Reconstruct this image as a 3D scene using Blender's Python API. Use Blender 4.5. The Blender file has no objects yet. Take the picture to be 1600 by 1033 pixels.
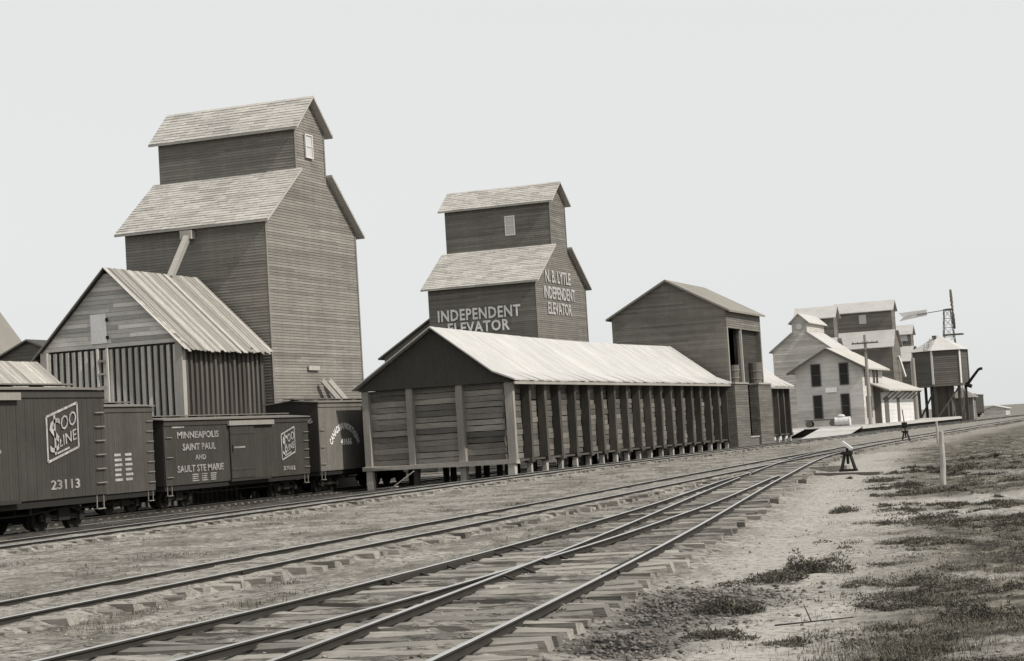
import bpy, math, random
import numpy as np
from mathutils import Vector, Matrix, Quaternion

random.seed(7)
rng = np.random.default_rng(11)
sc = bpy.context.scene
COL = sc.collection

# ------------------------------------------------------------------ camera
cam_d = bpy.data.cameras.new('camera')
cam = bpy.data.objects.new('camera', cam_d)
COL.objects.link(cam)
CAM_H = 1.8
f_px = 2890.0
cam_d.sensor_fit = 'HORIZONTAL'
cam_d.sensor_width = 36.0
cam_d.lens = 36.0 * f_px / 1600.0
cam_d.clip_start = 0.1
cam_d.clip_end = 20000
yaw, roll = math.radians(20.8), math.atan(.06)
pitch = math.atan(161.5 * math.cos(roll) / f_px)
fw = Vector((-math.sin(yaw) * math.cos(pitch), math.cos(yaw) * math.cos(pitch), math.sin(pitch)))
r0 = Vector((math.cos(yaw), math.sin(yaw), 0))
u0 = r0.cross(fw)
rt = r0 * math.cos(roll) - u0 * math.sin(roll)
up = r0 * math.sin(roll) + u0 * math.cos(roll)
cam.matrix_world = Matrix(((rt.x, up.x, -fw.x, 0), (rt.y, up.y, -fw.y, 0), (rt.z, up.z, -fw.z, CAM_H), (0, 0, 0, 1)))
sc.camera = cam

# ------------------------------------------------------------------ light
SUN_EL = math.radians(45)
SUN_AZ = math.radians(97)          # clockwise from +Y, towards +X
sd = Vector((math.sin(SUN_AZ) * math.cos(SUN_EL), math.cos(SUN_AZ) * math.cos(SUN_EL), math.sin(SUN_EL)))
sun_d = bpy.data.lights.new('sun', 'SUN')
sun_d.energy = 4.0
sun_d.angle = math.radians(0.6)
sun_d.color = (1.0, .955, .89)
sun = bpy.data.objects.new('sun', sun_d)
sun.rotation_mode = 'QUATERNION'
sun.rotation_quaternion = sd.to_track_quat('Z', 'Y')
sun.location = (30, 40, 60)
COL.objects.link(sun)

W = bpy.data.worlds.new('World')
sc.world = W
W.use_nodes = True
nt = W.node_tree
nt.nodes.clear()
wo = nt.nodes.new('ShaderNodeOutputWorld')
bg = nt.nodes.new('ShaderNodeBackground')
sky = nt.nodes.new('ShaderNodeTexSky')
sky.sky_type = 'NISHITA'
sky.sun_disc = False
sky.sun_elevation = SUN_EL
sky.sun_rotation = SUN_AZ
sky.air_density = 1.0
sky.dust_density = 1.5
sky.ozone_density = 1.0
hs = nt.nodes.new('ShaderNodeHueSaturation')
hs.inputs['Saturation'].default_value = .10
nt.links.new(sky.outputs[0], hs.inputs['Color'])
veil = nt.nodes.new('ShaderNodeMix')            # bright even overcast veil over the clear sky
veil.data_type = 'RGBA'
veil.inputs[0].default_value = .78
veil.inputs[7].default_value = (8.75, 8.9, 8.85, 1)
nt.links.new(hs.outputs[0], veil.inputs[6])
nt.links.new(veil.outputs[2], bg.inputs['Color'])
bg.inputs['Strength'].default_value = .1
nt.links.new(bg.outputs[0], wo.inputs[0])

sc.view_settings.view_transform = 'Standard'
sc.view_settings.look = 'None'
sc.view_settings.exposure = 0.0
sc.view_settings.gamma = 1.0
sc.view_settings.use_curve_mapping = False

# ------------------------------------------------------------------ materials
def mat(name, rgb, noises=(), rough=.85, bump=None, rnd=0.0, metal=0.0, spec=.25, wave=None):
    """Procedural: base colour x (1 + noises) x per-face tone x per-object random; noises = ((sx,sy,sz), amount)"""
    m = bpy.data.materials.new(name)
    m.use_nodes = True
    t = m.node_tree
    b = t.nodes['Principled BSDF']
    b.inputs['Roughness'].default_value = rough
    b.inputs['Metallic'].default_value = metal
    b.inputs['Specular IOR Level'].default_value = spec
    geo = t.nodes.new('ShaderNodeNewGeometry')
    at = t.nodes.new('ShaderNodeAttribute')
    at.attribute_name = 'tone'
    cur = at.outputs['Fac']
    def math_(op, a, bb):
        n = t.nodes.new('ShaderNodeMath'); n.operation = op
        for i, s in enumerate((a, bb)):
            if hasattr(s, 'is_output'): t.links.new(s, n.inputs[i])
            else: n.inputs[i].default_value = s
        return n.outputs[0]
    def noise(scale, detail=5):
        mp = t.nodes.new('ShaderNodeVectorMath'); mp.operation = 'MULTIPLY'
        t.links.new(geo.outputs['Position'], mp.inputs[0]); mp.inputs[1].default_value = scale
        n = t.nodes.new('ShaderNodeTexNoise'); n.inputs['Scale'].default_value = 1
        n.inputs['Detail'].default_value = detail; n.inputs['Roughness'].default_value = .65
        t.links.new(mp.outputs[0], n.inputs['Vector'])
        return n.outputs['Fac']
    for scale, amt in noises:
        k = noise(scale)
        cur = math_('MULTIPLY', cur, math_('ADD', math_('MULTIPLY', math_('SUBTRACT', k, .5), 2.4 * amt), 1.0))
    if rnd:
        oi = t.nodes.new('ShaderNodeObjectInfo')
        cur = math_('MULTIPLY', cur, math_('ADD', math_('MULTIPLY', math_('SUBTRACT', oi.outputs['Random'], .5), 2 * rnd), 1.0))
    cur = math_('MAXIMUM', cur, .08)
    vs = t.nodes.new('ShaderNodeVectorMath'); vs.operation = 'SCALE'
    vs.inputs[0].default_value = rgb
    t.links.new(cur, vs.inputs['Scale'])
    t.links.new(vs.outputs[0], b.inputs['Base Color'])
    if bump:
        bn = t.nodes.new('ShaderNodeBump')
        bn.inputs['Strength'].default_value = bump[1]; bn.inputs['Distance'].default_value = bump[2]
        t.links.new(noise(bump[0], 6), bn.inputs['Height'])
        t.links.new(bn.outputs[0], b.inputs['Normal'])
    return m

def g(v, warm=1.0):            # sepia grey
    warm *= max(.6, 1.12 - 1.2 * v)      # pale weathered wood and paint are greyer than dark stains
    return (v * (1 + .08 * warm), v, v * (1 - .13 * warm))

BL = ((.35, .35, .35), .22)    # big blotches
GH = ((1.2, 1.2, 14), .28)     # grain running horizontally
GV = ((14, 14, .8), .30)       # grain running vertically
SP = ((7, 7, 7), .15)
M = {
 'siding': mat('weathered_red_siding', g(.19), (BL, GH, ((2.5, 2.5, .25), .14), ((.9, .9, .12), .14)), .8, ((2, 2, 30), .3, .02)),
 'siding_b': mat('independent_siding', g(.155), (BL, GH, ((2.5, 2.5, .25), .14), ((.9, .9, .12), .12)), .8, ((2, 2, 30), .3, .02)),
 'siding_far': mat('far_red_siding', g(0.14), (BL, GH), .85),
 'siding_pale': mat('pale_elevator_siding', g(0.46), (BL, GH), .85),
 'shingle': mat('wood_shingle_roof', g(0.4), (((.6, .6, .6), .22), ((5, 5, 5), .22), ((16, 16, 16), .15)), .9, ((14, 14, 14), .5, .03)),
 'pale_roof': mat('pale_board_roof', g(.42, .6), (((.35, .5, .5), .20), ((.7, 3.5, .7), .16), SP), .85, ((6, 1, 6), .3, .02)),
 'roof_dark': mat('dark_roof', g(.20), (BL, SP), .9),
 'tar': mat('tar_paper', g(0.055), (BL, SP, GV), .9, ((5, 5, 5), .3, .02)),
 'coal_board': mat('coal_stained_board', g(0.2), (GH, ((.8, .8, .8), .32), SP), .9, ((3, 3, 25), .6, .02), rnd=.5),
 'coal_board_side': mat('coal_blackened_board', g(0.125), (GH, ((.6, .6, .9), .35), SP), .9, ((3, 3, 25), .6, .02), rnd=.35),
 'post': mat('weathered_post', g(0.25), (GV, BL, SP), .9, ((20, 20, 2), .5, .02), rnd=.15),
 'post_dark': mat('stained_shade_dark_post', g(0.062), (GV, ((.8, .8, .8), .3), SP), .9, ((20, 20, 2), .5, .02), rnd=.2),  # coal stain, with the shade on the posts' unlit side put into the colour
 'leg': mat('pale_timber_leg', g(0.32), (GV, SP), .9, rnd=.2),
 'raw': mat('unpainted_gable_board', g(0.58), (GH, SP), .85, ((2, 2, 25), .4, .02), rnd=.24),
 'raw_roof': mat('weathered_roof_board', g(0.3), (((2.0, 9, 2.0), .42), SP), .85, ((2, 18, 2), .4, .02), rnd=.3),
 'stud': mat('grey_stud', g(0.46), (GV, SP), .9, rnd=.25),
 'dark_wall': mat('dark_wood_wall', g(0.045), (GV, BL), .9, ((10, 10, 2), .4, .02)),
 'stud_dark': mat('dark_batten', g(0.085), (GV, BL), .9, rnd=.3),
 'bright': mat('fresh_white_paint', g(.85, .4), (SP, ((3, 3, 1), .12)), .7),
 'white': mat('white_paint', g(0.6, .4), (SP, BL), .7),
 'letter': mat('white_lettering_paint', g(0.75, .5), (((6, 6, 6), .2), ((1.5, 1.5, 1.5), .15)), .8),
 'letter_car': mat('faded_car_lettering', g(.34, .6), (((9, 9, 1.2), .7), ((5, 5, 5), .45), ((1.2, 1.2, 1.2), .4)), .85),
 'letter_car_dim': mat('worn_car_lettering', g(.26, .6), (((9, 9, 1.2), .8), ((5, 5, 5), .6), ((1.2, 1.2, 1.2), .5)), .85),
 'letter_dim': mat('worn_lettering_paint', g(.40, .6), (((5, 5, 5), .45), ((1.5, 1.5, 1.5), .3)), .8),
 'glass': mat('window_glass', (.03, .03, .03), (), .12, spec=.6),
 'curtain': mat('pale_window_pane', g(.5, .3), (SP,), .35, spec=.5),
 'car': mat('boxcar_paint', g(0.044), (BL, ((6, 6, 4), .20), ((.9, .9, .5), .3)), .75, ((12, 12, .4), .25, .02)),
 'car_b': mat('boxcar_paint_faded', g(0.068), (BL, ((6, 6, 4), .20), ((.9, .9, .5), .3)), .75, ((12, 12, .4), .25, .02)),
 'car_c': mat('boxcar_paint_light', g(.15), (BL, ((6, 6, 4), .20), ((.9, .9, .5), .3)), .75, ((12, 12, .4), .25, .02)),
 'car_end': mat('boxcar_end_paint', g(0.03), (BL, GV), .8),
 'car_roof': mat('boxcar_roof', g(0.15), (BL, SP), .8),
 'iron': mat('black_iron', g(.018), (SP,), .8),
 'iron_bar': mat('grab_iron', g(.22), (SP,), .5),
 'rail': mat('rusty_rail', g(.034), (((3, 3, 3), .3), ((30, 30, 30), .2)), .8, spec=.1),
 'railtop': mat('worn_rail_head', g(.66, .4), (((1.5, 1.5, 1.5), .15),), .33, metal=.9),
 'tie': mat('weathered_tie', g(0.2), (((1.2, 16, 16), .5), ((3, 3, 3), .35)), .9, ((2, 28, 28), .9, .03), rnd=.38),
 'cream': mat('cream_clapboard', g(0.52, .7), (BL, GH), .8),
 'cream_low': mat('tan_clapboard', g(0.4, .8), (BL, GH), .8),
 'trim': mat('dark_trim', g(.10), (SP,), .7),
 'plank': mat('pale_platform_plank', g(0.4, .6), (GH, SP, ((3, 3, 3), .12)), .85, rnd=.15),
 'tank': mat('tank_siding', g(0.09), (BL, GV), .85),
 'pole': mat('pole_wood', g(.26), (GV, SP), .9),
 'barrel': mat('dark_barrel', g(.13), (GV, SP), .8),
 'drum': mat('pale_drum', g(.55, .4), (SP,), .7),
 'brickish': mat('panel_siding', g(0.115), (BL, GH, SP), .85, ((2, 2, 25), .3, .02)),
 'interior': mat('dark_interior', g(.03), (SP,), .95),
 'grass': mat('dry_grass', (.10, .092, .072), (((1.2, 1.2, 1.2), .4), ((11, 11, 11), .2)), .9),
 'weed': mat('dark_weed', (.068, .063, .050), (((5, 5, 5), .35),), .9),
 'cinder': mat('cinder_stones', g(.10), (((9, 9, 9), .6), ((2, 2, 2), .3)), .9),
 'stone': mat('pale_stone', g(.19), (((9, 9, 9), .4),), .9),
}

# ------------------------------------------------------------------ mesh helpers
class MB:
    def __init__(s): s.v, s.f, s.t = [], [], []
    def add(s, vs, fs, tone=1.0):
        o = len(s.v); s.v += [tuple(v) for v in vs]
        for f in fs: s.f.append(tuple(i + o for i in f)); s.t.append(tone)
    def box(s, a, b, tone=1.0):
        x0, x1 = sorted((a[0], b[0])); y0, y1 = sorted((a[1], b[1])); z0, z1 = sorted((a[2], b[2]))
        s.add([(x0,y0,z0),(x1,y0,z0),(x1,y1,z0),(x0,y1,z0),(x0,y0,z1),(x1,y0,z1),(x1,y1,z1),(x0,y1,z1)],
              [(3,2,1,0),(4,5,6,7),(0,1,5,4),(1,2,6,5),(2,3,7,6),(3,0,4,7)], tone)
    def beam(s, p0, p1, w, h, upv=(0, 0, 1), tone=1.0):
        p0, p1 = Vector(p0), Vector(p1); d = (p1 - p0).normalized(); u = Vector(upv)
        if abs(d.dot(u)) > .98: u = Vector((1, 0, 0))
        sx = d.cross(u).normalized() * w / 2; sy = sx.cross(d).normalized() * h / 2
        c = [p + a * sx + b * sy for p in (p0, p1) for a, b in ((-1,-1),(1,-1),(1,1),(-1,1))]
        s.add(c, [(3,2,1,0),(4,5,6,7),(0,1,5,4),(1,2,6,5),(2,3,7,6),(3,0,4,7)], tone)
    def cyl(s, p0, p1, r0, r1=None, n=10, tone=1.0, caps=True):
        r1 = r0 if r1 is None else r1
        p0, p1 = Vector(p0), Vector(p1); d = (p1 - p0).normalized()
        u = Vector((0, 0, 1)) if abs(d.z) < .9 else Vector((1, 0, 0))
        a = d.cross(u).normalized(); b = d.cross(a)
        vs = [p + r * (a * math.cos(2*math.pi*i/n) + b * math.sin(2*math.pi*i/n)) for p, r in ((p0, r0), (p1, r1)) for i in range(n)]
        fs = [(i, (i+1) % n, n + (i+1) % n, n + i) for i in range(n)]
        if caps: fs += [tuple(range(n-1, -1, -1)), tuple(range(n, 2*n))]
        s.add(vs, fs, tone)
    def prism(s, pts, ext, tone=1.0):
        """pts: 3D polygon, ext: extrusion vector"""
        n = len(pts); e = Vector(ext)
        vs = [Vector(p) for p in pts] + [Vector(p) + e for p in pts]
        s.add(vs, [tuple(range(n-1, -1, -1)), tuple(range(n, 2*n))] + [(i, (i+1) % n, n + (i+1) % n, n + i) for i in range(n)], tone)
    def build(s, name, m, parent=None, loc=None):
        me = bpy.data.meshes.new(name)
        if parent is not None: L = root_loc(parent)
        elif loc is not None: L = Vector(loc)
        else: L = Vector((0, 0, 0))
        me.from_pydata([(v[0]-L.x, v[1]-L.y, v[2]-L.z) for v in s.v], [], s.f)
        a = me.attributes.new('tone', 'FLOAT', 'FACE'); a.data.foreach_set('value', s.t)
        me.materials.append(m); me.update()
        o = bpy.data.objects.new(name, me); COL.objects.link(o)
        if parent is not None: o.parent = parent
        else: o.location = L
        return o

def root_loc(o):
    L = Vector((0, 0, 0))
    while o is not None: L = L + o.location; o = o.parent
    return L
def tag(o, label=None, cat=None, group=None, kind=None):
    if label: o['label'] = label
    if cat: o['category'] = cat
    if group: o['group'] = group
    if kind: o['kind'] = kind
    return o
def thing(name, loc, label, cat, group=None):
    o = bpy.data.objects.new(name, None); o.empty_display_size = .5
    o.location = loc; COL.objects.link(o)
    return tag(o, label, cat, group)
def inst(me, name, parent, loc, rz=0.0, scale=None, rot=None):
    """a part that shares mesh data; loc in world"""
    o = bpy.data.objects.new(name, me); o.parent = parent
    o.location = Vector(loc) - root_loc(parent)
    o.rotation_euler = rot if rot else (0, 0, rz)
    if scale: o.scale = scale
    COL.objects.link(o); return o
def copy_thing(root, loc, label=None):
    r = root.copy(); COL.objects.link(r); r.location = loc
    if label: r['label'] = label
    for ch in list(root.children):
        c = ch.copy(); COL.objects.link(c); c.parent = r
        for gch in list(ch.children):
            d = gch.copy(); COL.objects.link(d); d.parent = c
    return r
def unit_mesh(name, m, fn):
    b = MB(); fn(b); me = bpy.data.meshes.new(name)
    me.from_pydata(b.v, [], b.f); a = me.attributes.new('tone', 'FLOAT', 'FACE'); a.data.foreach_set('value', b.t)
    me.materials.append(m); return me
def rough_box_mesh(name, m, sx, sy, sz, jit, seed):
    """a hewn board/timber: box split in the long direction with slightly uneven corners, centred"""
    r = random.Random(seed); b = MB()
    long = max((sx, 0), (sy, 1), (sz, 2))[1]; S = [sx, sy, sz]; n = 4
    o = [i for i in range(3) if i != long]; vs = []
    for k in range(n + 1):
        for a, c in ((-1,-1),(1,-1),(1,1),(-1,1)):
            p = [0, 0, 0]; p[long] = (k/n - .5) * S[long] + (r.uniform(-jit, jit) * 1.5 if k in (0, n) else 0)
            p[o[0]] = a * S[o[0]] / 2 + r.uniform(-jit, jit); p[o[1]] = c * S[o[1]] / 2 + r.uniform(-jit, jit); vs.append(p)
    fs = [(3,2,1,0), tuple(4*n + i for i in range(4))]
    for k in range(n):
        for i in range(4): fs.append((4*k+i, 4*k+(i+1) % 4, 4*k+4+(i+1) % 4, 4*k+4+i))
    b.add(vs, fs); me = bpy.data.meshes.new(name)
    me.from_pydata(b.v, [], b.f); a = me.attributes.new('tone', 'FLOAT', 'FACE'); a.data.foreach_set('value', b.t)
    me.materials.append(m); return me

def lap(mb, org, u, n, z0, z1, bounds, course=.15, out=.028, var=.14, holes=()):
    """lap siding: every course a tilted board face with a real underside. bounds(z)->(ua,ub)"""
    org, u, n = Vector(org), Vector(u), Vector(n)
    k = max(1, round((z1 - z0) / course)); c = (z1 - z0) / k
    for i in range(k):
        za, zb = z0 + i*c, z0 + (i+1)*c
        a0, a1 = bounds(za); b0, b1 = bounds(zb)
        if a1 - a0 < .02: continue
        if b1 - b0 < .02: b0 = b1 = (a0 + a1) / 2
        cuts = [0.0]
        while True:
            nx = cuts[-1] + random.uniform(.2, .6)
            if nx > .92: break
            cuts.append(nx)
        cuts.append(1.0)
        row = random.uniform(-var, var)
        spans = []
        for q in range(len(cuts) - 1): spans.append((cuts[q], cuts[q+1]))
        for (s0, s1) in spans:
            tn = 1 + row + random.uniform(-var, var)
            pa, pb = a0 + (a1-a0)*s0, a0 + (a1-a0)*s1
            qa, qb = b0 + (b1-b0)*s0, b0 + (b1-b0)*s1
            segs = [(pa, pb, qa, qb)]
            for (h0, h1, hz0, hz1) in holes:
                if zb > hz0 and za < hz1:
                    ns = []
                    for (w0, w1, x0, x1) in segs:
                        if w1 <= h0 or w0 >= h1: ns.append((w0, w1, x0, x1)); continue
                        if w0 < h0: ns.append((w0, h0, x0, h0))
                        if w1 > h1: ns.append((h1, w1, h1, x1))
                    segs = ns
            for (w0, w1, x0, x1) in segs:
                P = lambda uu, zz, oo: org + u*uu + n*oo + Vector((0, 0, zz))
                mb.add([P(w0, za, out), P(w1, za, out), P(x1, zb, .004), P(x0, zb, .004), P(w0, za, 0), P(w1, za, 0)],
                       [(0,1,2,3), (4,5,1,0)], tn)

def text_mesh(txt, name, m, parent, org, u, width, height, thick=.012, shear=0.0, arc=None, spacing=1.0, bold=.022):
    """lettering lying on a wall: org = lower left corner, u = reading direction, up = z"""
    cu = bpy.data.curves.new('txt', 'FONT'); cu.body = txt; cu.extrude = .02; cu.offset = bold; cu.resolution_u = 2
    cu.space_character = spacing
    ob = bpy.data.objects.new('txt', cu); COL.objects.link(ob)
    dg = bpy.context.evaluated_depsgraph_get(); dg.update()
    me = bpy.data.meshes.new_from_object(ob.evaluated_get(dg))
    bpy.data.objects.remove(ob); bpy.data.curves.remove(cu)
    co = np.array([v.co for v in me.vertices]); mn, mx = co.min(0), co.max(0)
    x = (co[:, 0] - mn[0]) / (mx[0] - mn[0]); y = (co[:, 1] - mn[1]) / (mx[1] - mn[1]); z = (co[:, 2] - mn[2]) / max(1e-6, mx[2] - mn[2])
    org, u = Vector(org), Vector(u); n = u.cross(Vector((0, 0, 1)))
    if arc:                         # letters follow an arch: arc = (radius, half angle)
        R, ha = arc; th = (x - .5) * 2 * ha; rr = R + y * height
        X = width/2 + rr * np.sin(th); Z = rr * np.cos(th) - R
    else:
        X = x * width; Z = y * height + shear * X
    L = root_loc(parent)
    P = np.array(org)[None] + X[:, None]*np.array(u)[None] + Z[:, None]*np.array([[0, 0, 1]]) + (z*thick)[:, None]*np.array(n)[None] - np.array(L)[None]
    me.vertices.foreach_set('co', P.ravel()); me.materials.clear(); me.materials.append(m)
    a = me.attributes.new('tone', 'FLOAT', 'FACE'); a.data.foreach_set('value', [1.0]*len(me.polygons)); me.update()
    me.name = name
    o = bpy.data.objects.new(name, me); o.parent = parent; COL.objects.link(o); return o

# ------------------------------------------------------------------ noise + ground shape
def vnoise(x, y, seed=0):
    xi = np.floor(x).astype(np.int64); yi = np.floor(y).astype(np.int64); fx = x - xi; fy = y - yi
    fx = fx*fx*(3 - 2*fx); fy = fy*fy*(3 - 2*fy)
    def h(a, b):
        n = (a*374761393 + b*668265263 + seed*1274126177) & 0xffffffff
        n = ((n ^ (n >> 13)) * 1274126177) & 0xffffffff
        return ((n ^ (n >> 16)) & 0xffff) / 65535.0
    return (h(xi, yi)*(1-fx) + h(xi+1, yi)*fx)*(1-fy) + (h(xi, yi+1)*(1-fx) + h(xi+1, yi+1)*fx)*fy
def fbm(x, y, sc_, oct=4, seed=0):
    s, a, t = 0, 1, 0
    for i in range(oct):
        s = s + a*vnoise(x/sc_ + 31*i, y/sc_ - 17*i, seed+i); t += a; a *= .55; sc_ /= 2.1
    return s/t
def sstep(a, b, x):
    t = np.clip((x - a)/(b - a), 0, 1); return t*t*(3 - 2*t)

def curve(pts):
    P = np.array(pts, float); ys, xs = P[:, 0], P[:, 1]
    m = np.gradient(xs, ys)
    def f(y):
        y = np.asarray(y, float); yc = np.clip(y, ys[0], ys[-1])
        i = np.clip(np.searchsorted(ys, yc) - 1, 0, len(ys) - 2)
        h = ys[i+1] - ys[i]; t = (yc - ys[i])/h
        r = (2*t**3-3*t**2+1)*xs[i] + (t**3-2*t**2+t)*h*m[i] + (-2*t**3+3*t**2)*xs[i+1] + (t**3-t**2)*h*m[i+1]
        return r + np.where(y < ys[0], (y-ys[0])*m[0], 0) + np.where(y > ys[-1], (y-ys[-1])*m[-1], 0)
    return f
cA = curve([(-20,-22.9),(15,-25.0),(35,-26.2),(56,-27.6),(77,-28.7),(112,-29.5),(165,-30.2),(300,-29.3),(600,-26)])
cBE = curve([(-10,-12.9),(20,-14.45),(30,-15.08),(42,-15.78),(68,-17.35),(86,-18.35),(104,-19.0),(125,-19.5),(145,-20.0),(200,-21.3),(300,-22.2),(600,-22)])
cC = curve([(-10,-3.9),(5,-5.85),(14,-6.95),(22.5,-8.12),(31,-9.4),(43,-11.35),(51,-12.65),(60,-14.05),(70,-15.6),(80,-17.0),(90,-18.05),(98,-18.65),(104,-18.97),(125,-19.5),(145,-20.0),(200,-21.3)])
cD = curve([(-10,-9.1),(5,-9.3),(14,-9.5),(20,-9.64),(25,-9.96),(30,-10.38),(35,-10.92),(40,-11.5),(49,-12.75),(56,-13.75),(60,-14.2),(70,-15.62),(80,-17.0)])

def ground_z(X, Y):
    n1 = fbm(X, Y, 3.5, 4, 3) - .5; n2 = fbm(X, Y, .55, 3, 9) - .5
    z = -.18 + .10*n1 + .08*n2 + .04*(fbm(X, Y, .18, 2, 16)-.5)
    z = z - .45*sstep(30.5, 41, -X)*(1 - .75*sstep(130, 175, Y))
    # swale and bank on the right of the turnout
    dC = X - cC(Y)
    near = 1 - sstep(120, 170, Y)
    z = z - near*.06*sstep(1.2, 1.9, dC)*(1 - sstep(4.5, 8.5, dC))
    z = z + .30*sstep(6.5, 12, dC)*(fbm(X, Y, 2.2, 4, 21))*near
    # beds filled to the tie tops
    for c, half, lev, yy in ((cA, .84, -.070, (-50, 420)), (cBE, .84, -.072, (-50, 420))):
        d = np.abs(X - c(Y)); k = (1 - sstep(half, half+.35, d))*(1 - sstep(yy[1]-60, yy[1], Y))
        z = z*(1-k) + k*(lev + .05*n2)
    dl = X - np.minimum(cD(Y), cC(Y)); k = sstep(-1.5, -1.15, dl)*(1 - sstep(.85, 1.2, dC))*(Y < 104)
    z = z*(1-k) + k*(-.114 + .10*n2 + .06*(fbm(X, Y, .16, 2, 15)-.5))
    z = z + sstep(3.5, 6, dC)*near*(.16*(fbm(X, Y, .8, 3, 33)-.5) + .05*(fbm(X, Y, .2, 2, 34)-.5))
    far = sstep(500, 1500, np.hypot(X, Y))
    z = z*(1 - far) + far*(-.2)
    return z

def masks(X, Y):
    """grass cover, sand (pale) and cinder (dark, with boxcar shade) amounts"""
    dC = X - cC(Y)
    right = sstep(2.2, 5.5, dC + 2.5*(fbm(X, Y, 5, 3, 41) - .5))
    gr = right*sstep(.36, .52, .6*fbm(X, Y, 3.0, 4, 51) + .4*fbm(X, Y, .9, 4, 52) + .10*sstep(40, 60, Y))
    # bare pale patches in the grass
    def blob(px, py, rx, ry):
        return np.exp(-(((X-px)/rx)**2 + ((Y-py)/ry)**2)**2)
    bare = np.maximum.reduce([blob(-4.8, 42.0, 4.0, 2.2), blob(-5.9, 36.5, 2.6, 1.8), blob(-4.1, 18.9, .5, 1.6), blob(-4.2, 15.5, 1.2, 1.2), blob(0.3, 20.2, 1.0, .6), blob(.2, 15.6, 1.2, .8)])
    bare = np.maximum(bare, .75*sstep(1.4, 2.2, dC)*(1 - sstep(3.0, 5.5, dC + 1.5*(fbm(X, Y, 2.5, 3, 44) - .5)))*(Y < 95))
    gr = gr*(1 - .85*bare)
    lb = sstep(.48, .62, fbm(X, Y, 1.3, 4, 61))*(1 - right)*sstep(.9, 1.6, -(X - np.minimum(cD(Y), cC(Y))))*(np.abs(X - cBE(Y)) > 1.3)*(np.abs(X - cA(Y)) > 1.4)*(Y < 130)
    gr = np.maximum(gr, .6*lb)
    cin_dark = np.maximum(blob(-5.9, 19.6, 1.2, 2.7), blob(-5.6, 16.2, .9, 1.6))*sstep(.2, .42, fbm(X, Y, 1.1, 4, 71))
    cin_dark = cin_dark*sstep(1.25, 1.7, dC)
    cin_dark = np.maximum(cin_dark, .9*sstep(1.3, 2.2, -(X - cA(Y)))*sstep(.25, .45, fbm(X, Y, 4, 3, 81) + .3*(Y < 90)))*(Y < 150)  # cinder ground left of the far track; shade under the boxcars painted in too
    cin_dark = np.maximum(cin_dark, .6*sstep(1.5, 2.2, -(X - cA(Y)))*(Y < 178)*(Y > 140)) 
    cin_dark = np.maximum(cin_dark, .55*sstep(-1.5, -1.1, X - np.minimum(cD(Y), cC(Y)))*(1 - sstep(.9, 1.4, dC))*(Y < 100)*sstep(.3, .6, fbm(X, Y, .7, 3, 77)))  # darker ground between the turnout ties, so the tie tops stand out
    return gr, np.clip(bare, 0, 1), cin_dark

def ground_material():
    m = bpy.data.materials.new('dirt_ground'); m.use_nodes = True; t = m.node_tree; b = t.nodes['Principled BSDF']
    b.inputs['Roughness'].default_value = .95; b.inputs['Specular IOR Level'].default_value = .1
    geo = t.nodes.new('ShaderNodeNewGeometry')
    def noise(s, d=6, r=.65):
        mp = t.nodes.new('ShaderNodeVectorMath'); mp.operation = 'MULTIPLY'; t.links.new(geo.outputs['Position'], mp.inputs[0]); mp.inputs[1].default_value = s
        n = t.nodes.new('ShaderNodeTexNoise'); n.inputs['Scale'].default_value = 1; n.inputs['Detail'].default_value = d; n.inputs['Roughness'].default_value = r
        t.links.new(mp.outputs[0], n.inputs['Vector']); return n.outputs['Fac']
    def ramp(fac, stops):
        r = t.nodes.new('ShaderNodeValToRGB'); t.links.new(fac, r.inputs[0]); e = r.color_ramp.elements
        e[0].position, e[0].color = stops[0][0], (*stops[0][1], 1); e[1].position, e[1].color = stops[-1][0], (*stops[-1][1], 1)
        for p, c in stops[1:-1]: q = e.new(p); q.color = (*c, 1)
        return r.outputs[0]
    def mix(f, a, c, mode='MIX'):
        n = t.nodes.new('ShaderNodeMix'); n.data_type = 'RGBA'; n.blend_type = mode
        if hasattr(f, 'is_output'): t.links.new(f, n.inputs[0])
        else: n.inputs[0].default_value = f
        for i, s in ((6, a), (7, c)):
            if hasattr(s, 'is_output'): t.links.new(s, n.inputs[i])
            else: n.inputs[i].default_value = (*s, 1)
        return n.outputs[2]
    dirt = ramp(noise((.5, .5, .5)), [(.3, g(.17)), (.5, g(.25)), (.72, g(.32))])
    speck = ramp(noise((9, 9, 9), 4, .7), [(.38, (.18, .17, .16)), (.47, (.8, .8, .8)), (.54, (1, 1, 1)), (.68, (1.25, 1.25, 1.25))])
    dirt = mix(.8, dirt, speck, 'MULTIPLY')
    dirt = mix(.7, dirt, ramp(noise((2.6, 2.6, 2.6), 5, .7), [(.36, (.4, .39, .37)), (.5, (1, 1, 1)), (.66, (1.15, 1.15, 1.15))]), 'MULTIPLY')
    a = t.nodes.new('ShaderNodeAttribute'); a.attribute_name = 'cover'
    s = t.nodes.new('ShaderNodeSeparateColor'); t.links.new(a.outputs['Color'], s.inputs[0])
    sand = mix(.5, g(.35), speck, 'MULTIPLY')
    grass = ramp(noise((1.6, 1.6, 1.6), 8, .8), [(.38, (.025, .023, .018)), (.50, (.085, .078, .063)), (.62, (.23, .212, .175))])
    cinder = ramp(noise((6, 6, 6), 6, .75), [(.42, (.012, .011, .010)), (.66, (.036, .034, .031)), (.85, (.12, .113, .105))])  # near black so it also carries the painted shade under the boxcars
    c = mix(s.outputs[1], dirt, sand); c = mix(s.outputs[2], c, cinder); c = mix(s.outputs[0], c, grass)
    t.links.new(c, b.inputs['Base Color'])
    bn = t.nodes.new('ShaderNodeBump'); bn.inputs['Strength'].default_value = .8; bn.inputs['Distance'].default_value = .04
    t.links.new(noise((8, 8, 8), 8, .7), bn.inputs['Height']); t.links.new(bn.outputs[0], b.inputs['Normal'])
    return m

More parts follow.
